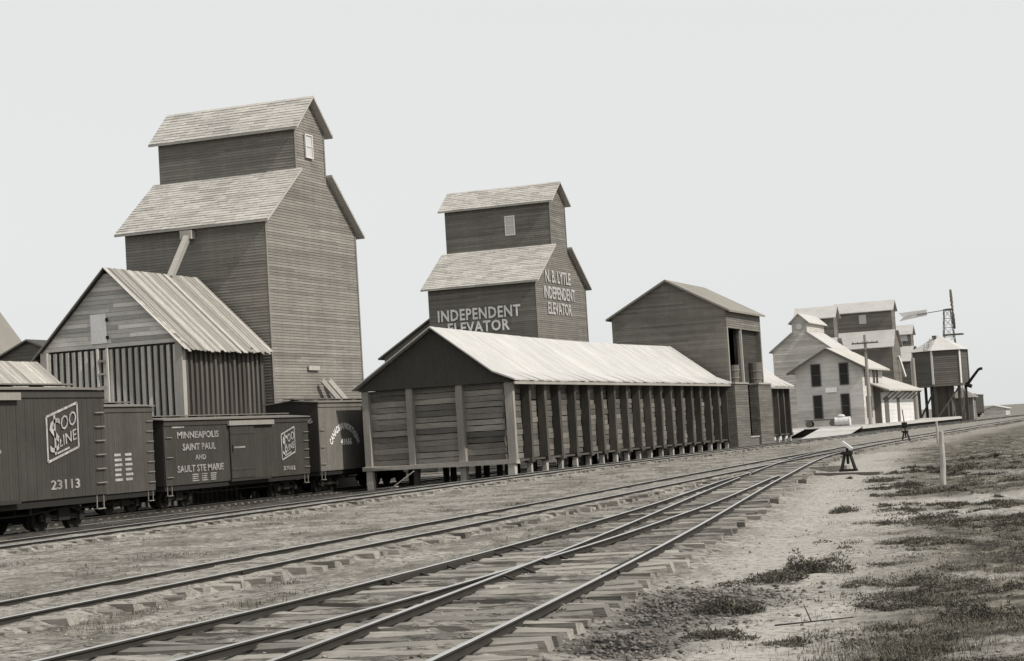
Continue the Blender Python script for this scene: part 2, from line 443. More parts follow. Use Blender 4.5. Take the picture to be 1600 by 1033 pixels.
def build_ground():
    # polar sheet round the camera: fine where the yard lies, coarse elsewhere, out to the horizon
    th0 = math.degrees(yaw)
    fine = np.arange(-19, 19.01, .1)
    coarse_l = np.arange(-180, -19, 4.0); coarse_r = np.arange(19 + 4.0, 180, 4.0)
    ang = np.radians(np.concatenate([coarse_l, fine, coarse_r]) - th0)      # measured clockwise from +Y
    rr = [2.0]
    while rr[-1] < 9000: rr.append(rr[-1]*(1.0095 if 11 < rr[-1] < 130 else (1.03 if rr[-1] < 600 else 1.12)))
    rr = np.array(rr); na, nr = len(ang), len(rr)
    A, R = np.meshgrid(ang, rr); X = R*np.sin(A); Y = R*np.cos(A)
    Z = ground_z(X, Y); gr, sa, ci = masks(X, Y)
    gr = np.where(R > 130, np.maximum(gr, .35*sstep(200, 500, R)), gr)
    v = np.stack([X, Y, Z], -1).reshape(-1, 3)
    i, j = np.meshgrid(np.arange(nr-1), np.arange(na), indexing='ij'); j2 = (j+1) % na
    f = np.stack([i*na+j, i*na+j2, (i+1)*na+j2, (i+1)*na+j], -1).reshape(-1, 4)
    c0 = len(v); v = np.vstack([v, [[0, 0, float(ground_z(np.array([0.]), np.array([0.]))[0])]]])
    tri = np.stack([np.full(na, c0), (np.arange(na)+1) % na, np.arange(na)], -1)
    me = bpy.data.meshes.new('ground')
    nl = f.size + tri.size
    me.vertices.add(len(v)); me.vertices.foreach_set('co', v.ravel().astype(np.float32))
    me.loops.add(nl); me.loops.foreach_set('vertex_index', np.concatenate([f.ravel(), tri.ravel()]).astype(np.int32))
    me.polygons.add(len(f)+len(tri))
    me.polygons.foreach_set('loop_start', np.concatenate([np.arange(len(f))*4, len(f)*4 + np.arange(len(tri))*3]).astype(np.int32))
    me.update(calc_edges=True); me.validate()
    a = me.color_attributes.new('cover', 'FLOAT_COLOR', 'POINT')
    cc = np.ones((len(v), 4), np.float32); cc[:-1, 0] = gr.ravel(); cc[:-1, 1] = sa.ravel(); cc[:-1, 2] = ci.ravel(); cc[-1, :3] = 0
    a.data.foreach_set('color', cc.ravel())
    me.polygons.foreach_set('use_smooth', np.ones(len(me.polygons), bool))
    me.materials.append(ground_material())
    o = bpy.data.objects.new('ground', me); COL.objects.link(o); tag(o, kind='structure')
build_ground()
gzf = lambda x, y: float(ground_z(np.array([float(x)]), np.array([float(y)]))[0])

# ------------------------------------------------------------------ tracks
RAIL_SEC = [(-.048,-.088),(.048,-.088),(.048,-.080),(.009,-.070),(.009,-.030),(.028,-.025),(.028,-.005),(.023,0),(-.023,0),(-.028,-.005),(-.028,-.025),(-.009,-.030),(-.009,-.070),(-.048,-.080)]
def rail_piece(parent, xs, y0, y1, dz=0.0, name='rail'):
    n = max(2, int((y1-y0)/.9)+1); ys = np.linspace(y0, y1, n); X = xs(ys); T = np.gradient(X, ys)
    vs, k = [], len(RAIL_SEC)
    for x, y, t in zip(X, ys, T):
        q = 1/math.hypot(1, t)
        for (a, b) in RAIL_SEC: vs.append((x + a*q, y - a*t*q, b + dz))
    L = root_loc(parent); me = bpy.data.meshes.new(name)
    fs = []; mi = []
    for i in range(n-1):
        for j in range(k):
            fs.append((i*k+j, i*k+(j+1) % k, (i+1)*k+(j+1) % k, (i+1)*k+j)); mi.append(1 if j in (6, 7, 8) else 0)
    fs += [tuple(range(k-1, -1, -1)), tuple((n-1)*k + j for j in range(k))]; mi += [0, 0]
    me.from_pydata([(v[0]-L.x, v[1]-L.y, v[2]-L.z) for v in vs], [], fs)
    a = me.attributes.new('tone', 'FLOAT', 'FACE'); a.data.foreach_set('value', [1.0]*len(fs))
    me.materials.append(M['rail']); me.materials.append(M['railtop']); me.polygons.foreach_set('material_index', mi); me.update()
    o = bpy.data.objects.new(name, me); o.parent = parent; COL.objects.link(o); return o
def rail(parent, c, off, y0, y1, dz=0.0):
    def xs(y):
        y = np.asarray(y, float); t = (c(y+.5)-c(y-.5)); return c(y) + off*np.sqrt(1+t*t)
    y = y0
    while y < y1 - .5:
        L = 10.0 if y < 130 else 40.0
        e = min(y + L, y1)
        if y1 - e < 2: e = y1
        rail_piece(parent, xs, y, e - (.012 if e < y1 else 0), dz)
        if e < y1 and y < 60:
            j = MB(); t = float(c(e+.5)-c(e-.5)); p = Vector((float(xs(e)), e, -.050+dz)); d = Vector((t, 1, 0)).normalized()
            for s in (-1, 1):
                q = p + Vector((d.y, -d.x, 0))*s*.026
                j.beam(q - d*.3, q + d*.3, .02, .038)
            j.build('joint_bar', M['rail'], parent)
        y = e
    return xs

TIES = [rough_box_mesh('tie', M['tie'], 2.5, .21, .17, .027, s) for s in range(6)]
LONG = {}
def tie_mesh(L, s):
    key = (round(L*4)/4, s % 3)
    if key not in LONG: LONG[key] = rough_box_mesh('tie', M['tie'], key[0], .215, .17, .028, 100 + int(key[0]*10) + key[1])
    return LONG[key]
def ties(parent, c, y0, y1, limit=300, long_fn=None, step=.56):
    y, n = y0, 0; rest = MB()
    while y < y1:
        t = float(c(y+.5)-c(y-.5)); x = float(c(y)) + random.uniform(-.13, .13); rz = -math.atan(t) + random.uniform(-.03, .03)
        z = -.176 + random.uniform(-.025, .010)
        me = TIES[n % 6]
        if long_fn:
            q = long_fn(y)
            if q: a, b = q; me = tie_mesh(b - a + random.choice((-.25, 0, .25, .25)), n); x = (a+b)/2 + random.uniform(-.14, .14)
        if n < limit: inst(me, 'tie', parent, (x, y, z), rz)
        else:
            d = Vector((math.cos(rz), math.sin(rz), 0)); p = Vector((x, y, z)); rest.beam(p - d*1.25, p + d*1.25, .21, .17)
        n += 1; y += step + random.uniform(-.06, .06)
    if rest.v: tag(rest.build('tie', M['tie'], parent), kind='stuff')

G = .752
tA = thing('railway_track', (float(cA(20)), 20, -.2), 'farthest track, running right along the foot of the coal shed and boxcars', 'railway track')
rail(tA, cA, -G, -10, 560); rail(tA, cA, G, -10, 560); ties(tA, cA, 14, 330)
tB = thing('railway_track', (float(cBE(16)), 16, -.2), 'middle track with tie ends sticking out of the dirt, passing the switch stands', 'railway track')
rail(tB, cBE, -G, -5, 560)
xr_in = rail(tB, cBE, G, -5, 99.5)
rail(tB, cBE, G, 104.6, 560); ties(tB, cBE, 11, 320)
tC = thing('turnout_track', (float(cC(12)), 12, -.2), 'nearest pair of tracks merging at a turnout in the foreground, on long bleached ties', 'railway track')
rail(tC, cC, G, 3, 104.6, .0015)              # right stock rail
rail(tC, cD, -G, 3, 62, .0015)                # left stock rail of the left branch
def left_stock(y): return cC(y)
rail(tC, cC, -G, 62.012, 99.0, .0015)
# inner rails meeting in the frog: gap the crossing
ys = np.linspace(10, 62, 2000)
fr = ys[np.argmin(np.abs((cD(ys)+G) - (cC(ys)-G)))]
rail(tC, cD, G, 3, fr-.35); rail(tC, cD, G, fr+.35, 57.5)
rail(tC, cC, -G, 3, fr+.0, .003); rail(tC, cC, -G, fr+.02, 57.5, .003)
def lf(y):
    if y < 6: return None
    a, b = float(min(cD(y), cC(y))) - 1.25, float(cC(y)) + 1.25
    return (a, b) if y < 60 else None
ties(tC, cC, 9, 25.8, 300, None, .47)
ties(tC, cD, 9, 25.8, 300, None, .47)
ties(tC, cC, 26, 101, 300, lf, .47)
# guard rails and rail braces beside the frog
for c, off in ((cD, -G+.09), (cC, G-.09)):
    b = MB()
    for yy in np.arange(fr-2.4, fr+2.4, .6):
        b.beam((float(c(yy))+off, yy, -.048), (float(c(yy+.6))+off, yy+.6, -.048), .04, .07)
    b.build('guard_rail', M['rail'], tC)
for k in range(6):
    yy = fr - 2.2 + k*1.15; b = MB(); x = float(cD(yy)) - G + .05
    b.beam((x, yy, -.025), (x+.20, yy-.08, -.083), .04, .025); b.build('rail_brace', M['rail'], tC)
    b = MB(); x = float(cC(yy)) - G + .05
    b.beam((x, yy, -.025), (x+.18, yy-.08, -.083), .04, .025); b.build('rail_brace', M['rail'], tC)
b = MB(); b.box((float(cC(fr))-G-.22, fr-1.2, -.092), (float(cC(fr))-G+.22, fr+.9, -.076)); b.build('frog_plate', M['rail'], tC)
# spur and loading track under the boxcars
CX, CZ = -43.05, -.50
tD = thing('railway_track', (CX, 60, CZ), 'low loading track under the boxcars in front of the tall elevators', 'railway track')
for s in (-1, 1):
    rail_piece(tD, lambda y, s=s: np.full_like(np.asarray(y, float), CX + s*G), 40, 175, CZ)
b = MB()
for yy in np.arange(52, 160, .6): b.box((CX-1.25, yy, CZ-.3), (CX+1.25, yy+.2, CZ-.09))
tag(b.build('tie', M['tie'], tD), kind='stuff')
tE = thing('railway_track', (-33.0, 40, -.25), 'short spur track under the nearest boxcar at the left edge', 'railway track')
for s in (-1, 1):
    rail_piece(tE, lambda y, s=s: np.full_like(np.asarray(y, float), -33.0 + s*G), 25, 58, -.25)
b = MB()
for yy in np.arange(30, 57, .6): b.box((-34.25, yy, -.55), (-31.75, yy+.2, -.34))
tag(b.build('tie', M['tie'], tE), kind='stuff')

# ------------------------------------------------------------------ generic buildings
def gable_solid(P, s0, s1, z0, ze, zr, t0, t1, mb, tone=1.0):
    sm = (s0+s1)/2
    mb.prism([P(s0,t0,z0), P(s1,t0,z0), P(s1,t0,ze), P(sm,t0,zr), P(s0,t0,ze)], Vector(P(0,t1,0))-Vector(P(0,t0,0)), tone)
def roof_planes(P, s0, s1, ze, zr, t0, t1, oh, ot, th, parent, m, name='roof', sm=None, only=None):
    """two slabs of a gable roof as one part"""
    sm = (s0+s1)/2 if sm is None else sm; mb = MB()
    for sgn, se in ((-1, s0), (1, s1)):
        k = (zr-ze)/(sm-se); e = se + sgn*oh; zz = ze + k*(e-se)
        if only and sgn != only: continue
        a = t0 - ot*(1 if t1 > t0 else -1); b = t1 + ot*(1 if t1 > t0 else -1)
        pts = [P(e,a,zz), P(sm,a,zr), P(sm,a,zr+th), P(e,a,zz+th)]
        mb.prism(pts, Vector(P(0,b,0))-Vector(P(0,a,0)))
    return mb.build(name, m, parent)

def window(parent, c, u, w, h, mfr, mgl, name='window', bars=True, th=.07):
    """c: centre of the opening on the wall face; u: direction along the wall"""
    c, u = Vector(c), Vector(u); n = u.cross(Vector((0,0,1))); z = Vector((0,0,1)); fr = MB()
    for a, b_, ww in ((-1,-1,0),): pass
    t = .09 if w > .6 else .06
    for s in (-1, 1):
        fr.beam(c + u*s*(w/2) - z*(h/2+t/2) + n*.03, c + u*s*(w/2) + z*(h/2+t/2) + n*.03, th, t, upv=n)
        fr.beam(c + z*s*(h/2) - u*(w/2-t/2) + n*.028, c + z*s*(h/2) + u*(w/2-t/2) + n*.028, th, t, upv=n)
    if bars: fr.beam(c - u*(w/2-t/2) + n*.026, c + u*(w/2-t/2) + n*.026, .05, .05, upv=n)
    f = fr.build(name, mfr, parent)
    pn = MB(); pn.prism([c - u*w/2 - z*h/2 + n*.004, c + u*w/2 - z*h/2 + n*.004, c + u*w/2 + z*h/2 + n*.004, c - u*w/2 + z*h/2 + n*.004], n*.012)
    pn.build('pane', mgl, f); return f

def shingle_courses(mb, P, s0, z0, s1, z1, t0, t1, course=.26):
    L = math.hypot(s1-s0, z1-z0); n = max(3, int(L/course)); nz = abs(s1-s0)/L; ns = -(z1-z0)/L*(1 if s1 > s0 else -1)
    for i in range(n):
        f0, f1 = i/n, (i+1)/n; t = t0
        while t < t1-.01:
            e = min(t + random.uniform(.25, 1.1), t1); lift = random.uniform(.022, .045)
            a = (s0+(s1-s0)*f0, z0+(z1-z0)*f0); b = (s0+(s1-s0)*f1, z0+(z1-z0)*f1)
            q = [P(a[0]+ns*lift, t+.006, a[1]+nz*lift), P(a[0]+ns*lift, e-.006, a[1]+nz*lift), P(b[0]+ns*.008, e-.006, b[1]+nz*.008), P(b[0]+ns*.008, t+.006, b[1]+nz*.008), P(a[0], t+.006, a[1]), P(a[0], e-.006, a[1])]
            mb.add(q, [(0,1,2,3), (4,5,1,0)], random.choice((.88, .94, 1, 1, 1.03, 1.07, .8))); t = e
def elevator(name, label, axis, face, s0, s1, Lt, zb, ze, c0, c1, zs, zce, zr, mw, mr, course=.15, base=None, roofth=.12, oh=.4, ot=.4, shingles=False):
    """profile across s, ridge along t. axis 'X': gable faces +X at X=face, s=Y, t=-X; axis 'Y': gable faces -Y at Y=face, s=X, t=+Y"""
    if axis == 'X':
        P = lambda s, t, z: (face - t, s, z); u = Vector((0,1,0)); n = Vector((1,0,0)); side_u = Vector((-1,0,0)); side_n = Vector((0,-1,0)); sv = s0
    else:
        P = lambda s, t, z: (s, face + t, z); u = Vector((1,0,0)); n = Vector((0,-1,0)); side_u = Vector((0,1,0)); side_n = Vector((1,0,0)); sv = s1
    root = thing(name, P((s0+s1)/2, Lt/2, zb), label, 'grain elevator')
    sm = (c0+c1)/2
    core = MB(); I = .03
    prof = [(s0+I,zb),(s1-I,zb),(s1-I,ze),(c1-I,zs),(c1-I,zce),(sm,zr),(c0+I,zce),(c0+I,zs),(s0+I,ze)]
    core.prism([P(a, I, z) for a, z in prof], Vector(P(0,Lt-I,0))-Vector(P(0,I,0)), .8)
    def bnd(z):
        if z <= ze: return (s0, s1)
        if z <= zs: k = (z-ze)/(zs-ze); return (s0+(c0-s0)*k, s1+(c1-s1)*k)
        if z <= zce: return (c0, c1)
        k = min(1, (z-zce)/(zr-zce)); return (c0+(sm-c0)*k, c1+(sm-c1)*k)
    lap(core, P(0, I, 0) if axis == 'X' else P(0, I, 0), u, n, zb, ze, bnd, course)
    lap(core, P(0, I, 0), u, n, ze, zs, bnd, course); lap(core, P(0, I, 0), u, n, zs, zce, bnd, course); lap(core, P(0, I, 0), u, n, zce, zr, bnd, course)
    # long side facing the camera
    if axis == 'X':
        lap(core, P(s0+I, 0, 0), Vector((1,0,0)), side_n, zb, ze, lambda z: (-Lt, 0), course)
        lap(core, P(c0+I, 0, 0), Vector((1,0,0)), side_n, zs-.6, zce, lambda z: (-Lt, 0), course)
    else:
        lap(core, P(s1-I, 0, 0), side_u, side_n, zb, ze, lambda z: (0, Lt), course)
        lap(core, P(c1-I, 0, 0), side_u, side_n, zs-.6, zce, lambda z: (0, Lt), course)
    core.build('wall', mw, root)
    w = .13
    for s, a, b_ in ((s0, zb, ze), (s1, zb, ze), (c0, zs, zce), (c1, zs, zce)):
        sg = 1 if s in (s0, c0) else -1; cb = MB()
        p = Vector(P(s, 0, a)) + n*.012 + u*sg*w/2; q = Vector(P(s, 0, b_)) + n*.012 + u*sg*w/2
        cb.beam(p, q, .03, w, upv=u); cb.build('corner_board', mw, root)
    r = MB()
    e = oh
    for sg, se, cc in ((-1, s0, c0), (1, s1, c1)):
        k = (zs-ze)/(cc-se); e0 = se + sg*oh; z0 = ze + k*(e0-se)
        r.prism([P(e0,-ot,z0), P(cc,-ot,zs), P(cc,-ot,zs+roofth), P(e0,-ot,z0+roofth)], Vector(P(0,Lt+2*ot,0))-Vector(P(0,0,0)))
    if shingles:
        for sg, se, cc, za, zc in ((-1, s0, c0, ze, zs), (1, s1, c1, ze, zs)):
            k = (zs-ze)/(cc-se); e0 = se + sg*oh; shingle_courses(r, P, e0, ze + k*(e0-se) + roofth, cc, zs + roofth, -ot, Lt+ot)
    r.build('roof', mr, root)
    cr = roof_planes(P, c0, c1, zce, zr, 0, Lt, oh*.9, ot, roofth, root, mr, 'cupola_roof')
    if shingles:
        r = MB()
        for sg, se in ((-1, c0), (1, c1)):
            k = (zr-zce)/(sm-se); e0 = se + sg*oh*.9; shingle_courses(r, P, e0, zce + k*(e0-se) + roofth, sm, zr + roofth, -ot, Lt+ot)
        tag(r.build('shingle', mr, cr), kind='stuff')
    return root, P

# -------- elevator 1 (left, tallest)
e1, P1 = elevator('grain_elevator', 'tallest dark wooden grain elevator at left, unlettered, spout running to the shed roof', 'X', -45.5, 84.7, 95.5, 8.45, -.75, 13.8, 88.5, 92.1, 16.62, 19.15, 20.8, M['siding'], M['shingle'], shingles=True)
window(e1, (-45.46, 90.07, 18.12), (0,1,0), .80, 1.25, M['white'], M['curtain'])
b = MB(); b.beam((-49.95, 84.45, 13.2), (-49.42, 81.6, 10.75), .30, .30); b.build('grain_spout', M['leg'], e1)
b = MB(); b.box((-50.28, 84.2, 13.0), (-49.62, 84.66, 13.45)); b.build('spout_box', M['leg'], e1)
for k in range(2):
    b = MB(); b.beam((-45.2, 89.7+.85*k, 5.3), (-44.75, 91.1+.85*k, 4.0), .12, .28); b.build('loading_spout', M['leg'], e1)
b = MB(); b.box((-45.44, 88.6, 5.85), (-45.38, 89.9, 6.1)); b.build('sign_board', M['leg'], e1)

# -------- elevator 2
e2, P2 = elevator('grain_elevator', 'lettered dark wooden grain elevator behind the coal shed, INDEPENDENT ELEVATOR on its walls', 'X', -45.5, 124.96, 136.4, 8.42, -.6, 12.88, 129.0, 132.6, 15.55, 19.05, 20.4, M['siding_b'], M['shingle'], shingles=True)
text_mesh('INDEPENDENT', 'lettering', M['letter'], e2, (-53.2, 124.90, 10.28), (1,0,0), 6.5, .84, spacing=1.1, bold=.026)
text_mesh('ELEVATOR', 'lettering', M['letter'], e2, (-52.45, 124.90, 9.33), (1,0,0), 4.85, .82, spacing=1.1, bold=.026)
text_mesh('N. B. LYTLE', 'lettering', M['letter_dim'], e2, (-45.46, 127.2, 12.75), (0,1,0), 5.6, .95)
text_mesh('INDEPENDENT', 'lettering', M['letter_dim'], e2, (-45.46, 126.75, 11.55), (0,1,0), 6.9, .92)
text_mesh('ELEVATOR', 'lettering', M['letter_dim'], e2, (-45.46, 127.4, 10.4), (0,1,0), 5.3, .92)
window(e2, (-48.65, 128.98, 17.35), (1,0,0), .72, 1.4, M['letter'], M['curtain'])
b = MB(); b.prism([(-53.9, 126, -.6), (-58.2, 126, -.6), (-58.2, 126, 8.1), (-53.9, 126, 10.75)], (0, 9, 0)); b.build('lean_to', M['siding_b'], e2)
b = MB(); b.prism([(-53.93, 125.7, 10.78), (-58.6, 125.7, 7.9), (-58.6, 125.7, 8.02), (-53.93, 125.7, 10.9)], (0, 9.6, 0)); b.build('lean_to_roof', M['roof_dark'], e2)

# -------- shed at left with boarded gable
def stud_shed():
    X0, X1, Y0, Y1, ze, zr, zb = -53.35, -45.6, 75.95, 84.2, 7.08, 10.85, -.65
    xm = (X0+X1)/2
    s = thing('board_shed', (xm, Y0, zb), 'open-studded shed with unpainted board gable and streaky board roof, left of the tallest elevator', 'shed')
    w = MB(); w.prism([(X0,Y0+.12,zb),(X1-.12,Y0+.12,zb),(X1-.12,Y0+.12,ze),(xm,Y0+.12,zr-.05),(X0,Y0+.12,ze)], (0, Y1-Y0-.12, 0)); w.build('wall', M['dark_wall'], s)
    st = rough_box_mesh('stud', M['stud'], .17, .14, ze-zb-.1, .012, 5); n = 22
    for i in range(1, n):
        x = X0 + (X1-X0)*i/n
        if 8.5 < i < 10.5 and i != 10: pass
        inst(st, 'stud', s, (x, Y0+.05, (ze+zb)/2-.05))
    po = rough_box_mesh('corner_post', M['leg'], .36, .3, ze-zb, .015, 6)
    for x in (X0+.15, X1-.05): inst(po, 'corner_post', s, (x, Y0-.02, (ze+zb)/2-.02))
    sd_ = rough_box_mesh('batten', M['stud_dark'], .12, .2, ze-zb-.1, .012, 8)
    for i in range(1, 18): inst(sd_, 'batten', s, (X1-.06, Y0 + (Y1-Y0)*i/18, (ze+zb)/2-.05))
    # gable boards, one by one
    z, hgt = ze+.0, .21; k = 0
    while z < zr-.12:
        f = (z + hgt*.9 - ze)/(zr-ze); a, b_ = X0-.2 + (xm-X0+.2)*f, X1+.2 + (xm-X1-.2)*f
        x = a
        while x < b_ - .05:
            L = min(random.uniform(1.4, 4.2), b_-x)
            if b_-x-L < .5: L = b_-x
            if not (z+hgt > 7.3 and z < 8.72 and x+L > -50.55 and x < -49.6) or True:
                m_ = MB(); j = random.uniform(-.012, .012)
                fl = 1.0 if x > a+.01 else 0
                sl = (xm-X0+.2)/(zr-ze)*hgt*.9
                l0 = x - (sl if x <= a+.01 else 0); r0_ = x+L + (sl if x+L >= b_-.01 else 0)
                m_.prism([(l0, Y0+j, z+.006), (r0_, Y0+j, z+.006), (x+L-.006, Y0+j, z+hgt-.006), (x+.006, Y0+j, z+hgt-.006)], (0, .05, 0), random.uniform(.75, 1.2))
                m_.build('gable_board', M['raw'], s)
            x += L; k += 1
        z += hgt
    gp = MB(); gp.prism([(X0-.1,Y0+.062,ze),(X1+.1,Y0+.062,ze),(xm,Y0+.062,zr)], (0, .04, 0)); gp.build('gable_backing', M['dark_wall'], s)
    d = MB(); d.box((-50.5, Y0-.06, 7.3), (-49.62, Y0-.025, 8.72)); dd = d.build('hatch_door', M['bright'], s)
    h = MB(); h.box((-49.64, Y0-.09, 8.35), (-49.5, Y0-.06, 8.5)); h.box((-49.64, Y0-.09, 7.5), (-49.5, Y0-.06, 7.65)); h.build('hinge', M['iron'], dd)
    lad = MB()
    for x in (-50.15, -49.6): lad.box((x-.05, Y0-.16, zb), (x+.05, Y0-.08, 7.05))
    lo = lad.build('ladder', M['stud'], s)
    for z in np.arange(.2, 7, .62):
        r = MB(); r.box((-50.1, Y0-.17, z), (-49.65, Y0-.13, z+.1)); r.build('rung', M['leg'], lo)
    # roof boards running down the slope, each its own
    ang_pts = []
    for sg in (1, -1):
        se = X1 if sg == 1 else X0; k = (zr-ze)/(xm-se); e = se + sg*.45; zz = ze + k*(e-se)
        y = Y0-.35
        while y < Y1+.1:
            wd = random.uniform(.16, .30); jz = random.uniform(0, .035); ex = random.uniform(-.05, .08)
            m_ = MB(); m_.prism([(e+sg*ex, y, zz-ex*abs(k)+jz), (xm, y, zr+.02+jz), (xm, y, zr+.06+jz), (e+sg*ex, y, zz-ex*abs(k)+.04+jz)], (0, min(wd-.012, Y1+.3-y), 0), random.choice((1, 1, 1.1, .9, .55)))
            m_.build('roof_board', M['raw_roof'], s); y += wd
    ub = MB()
    for sg in (1, -1):
        se = X1 if sg == 1 else X0
        ub.prism([(se+sg*.3, Y0-.2, ze-.29), (xm, Y0-.2, zr-.03), (xm, Y0-.2, zr+.01), (se+sg*.3, Y0-.2, ze-.25)], (0, Y1-Y0+.3, 0))
    ub.build('roof_sheathing', M['dark_wall'], s)
stud_shed()

# -------- buildings at the left edge
def simple_gable(name, label, cat, X0, X1, Y0, Y1, zb, ze, zr, mw, mr, course=.2, oh=.3):
    s = thing(name, ((X0+X1)/2, Y0, zb), label, cat); P = lambda a, t, z: (a, t, z)
    w = MB(); gable_solid(P, X0+.03, X1-.03, zb, ze, zr-.02, Y0+.03, Y1-.03, w, .85); xm = (X0+X1)/2
    def bnd(z):
        if z <= ze: return (X0, X1)
        k = min(1, (z-ze)/(zr-ze)); return (X0+(xm-X0)*k, X1+(xm-X1)*k)
    lap(w, (0, Y0+.03, 0), (1,0,0), (0,-1,0), zb, ze, bnd, course); lap(w, (0, Y0+.03, 0), (1,0,0), (0,-1,0), ze, zr, bnd, course)
    lap(w, (X1-.03, 0, 0), (0,1,0), (1,0,0), zb, ze, lambda z: (Y0, Y1), course)
    w.build('wall', mw, s); roof_planes(P, X0, X1, ze, zr, Y0, Y1, oh, oh, .1, s, mr); return s
def pale_roof_shed():
    X0, X1, Y0, Y1, zb, ze, zr = -48.0, -45.75, 44, 65.9, -.6, 5.05, 6.0
    s = thing('low_shed', (-48, 55, zb), 'long low shed with pale board roof behind the nearest boxcar', 'shed')
    w = MB(); gable_solid(lambda a, t, z: (a, t, z), X0, X1, zb, ze, zr-.03, Y0, Y1, w); w.build('wall', M['dark_wall'], s)
    xm = (X0+X1)/2
    for sg in (1, -1):
        se = X1 if sg == 1 else X0; k = (zr-ze)/(xm-se); e = se+sg*.35; zz = ze+k*(e-se); y = Y0-.3
        while y < Y1+.2:
            wd = random.uniform(.22, .34); m_ = MB(); jz = random.uniform(0, .02)
            m_.prism([(e, y, zz+jz), (xm, y, zr+jz), (xm, y, zr+.05+jz), (e, y, zz+.05+jz)], (0, wd-.01, 0), random.uniform(.85, 1.1)); m_.build('roof_board', M['raw_roof'], s); y += wd
pale_roof_shed()
simple_gable('warehouse', 'grey gabled warehouse cut off by the left edge of the view', 'warehouse', -84.5, -72.5, 92, 103, -.6, 7.7, 15.4, M['siding_pale'], M['roof_dark'])
simple_gable('low_shed', 'dark low gabled shed between the grey warehouse and the open-studded shed', 'shed', -68.5, -59.7, 90, 98, -.6, 7.0, 8.83, M['siding_far'], M['roof_dark'])

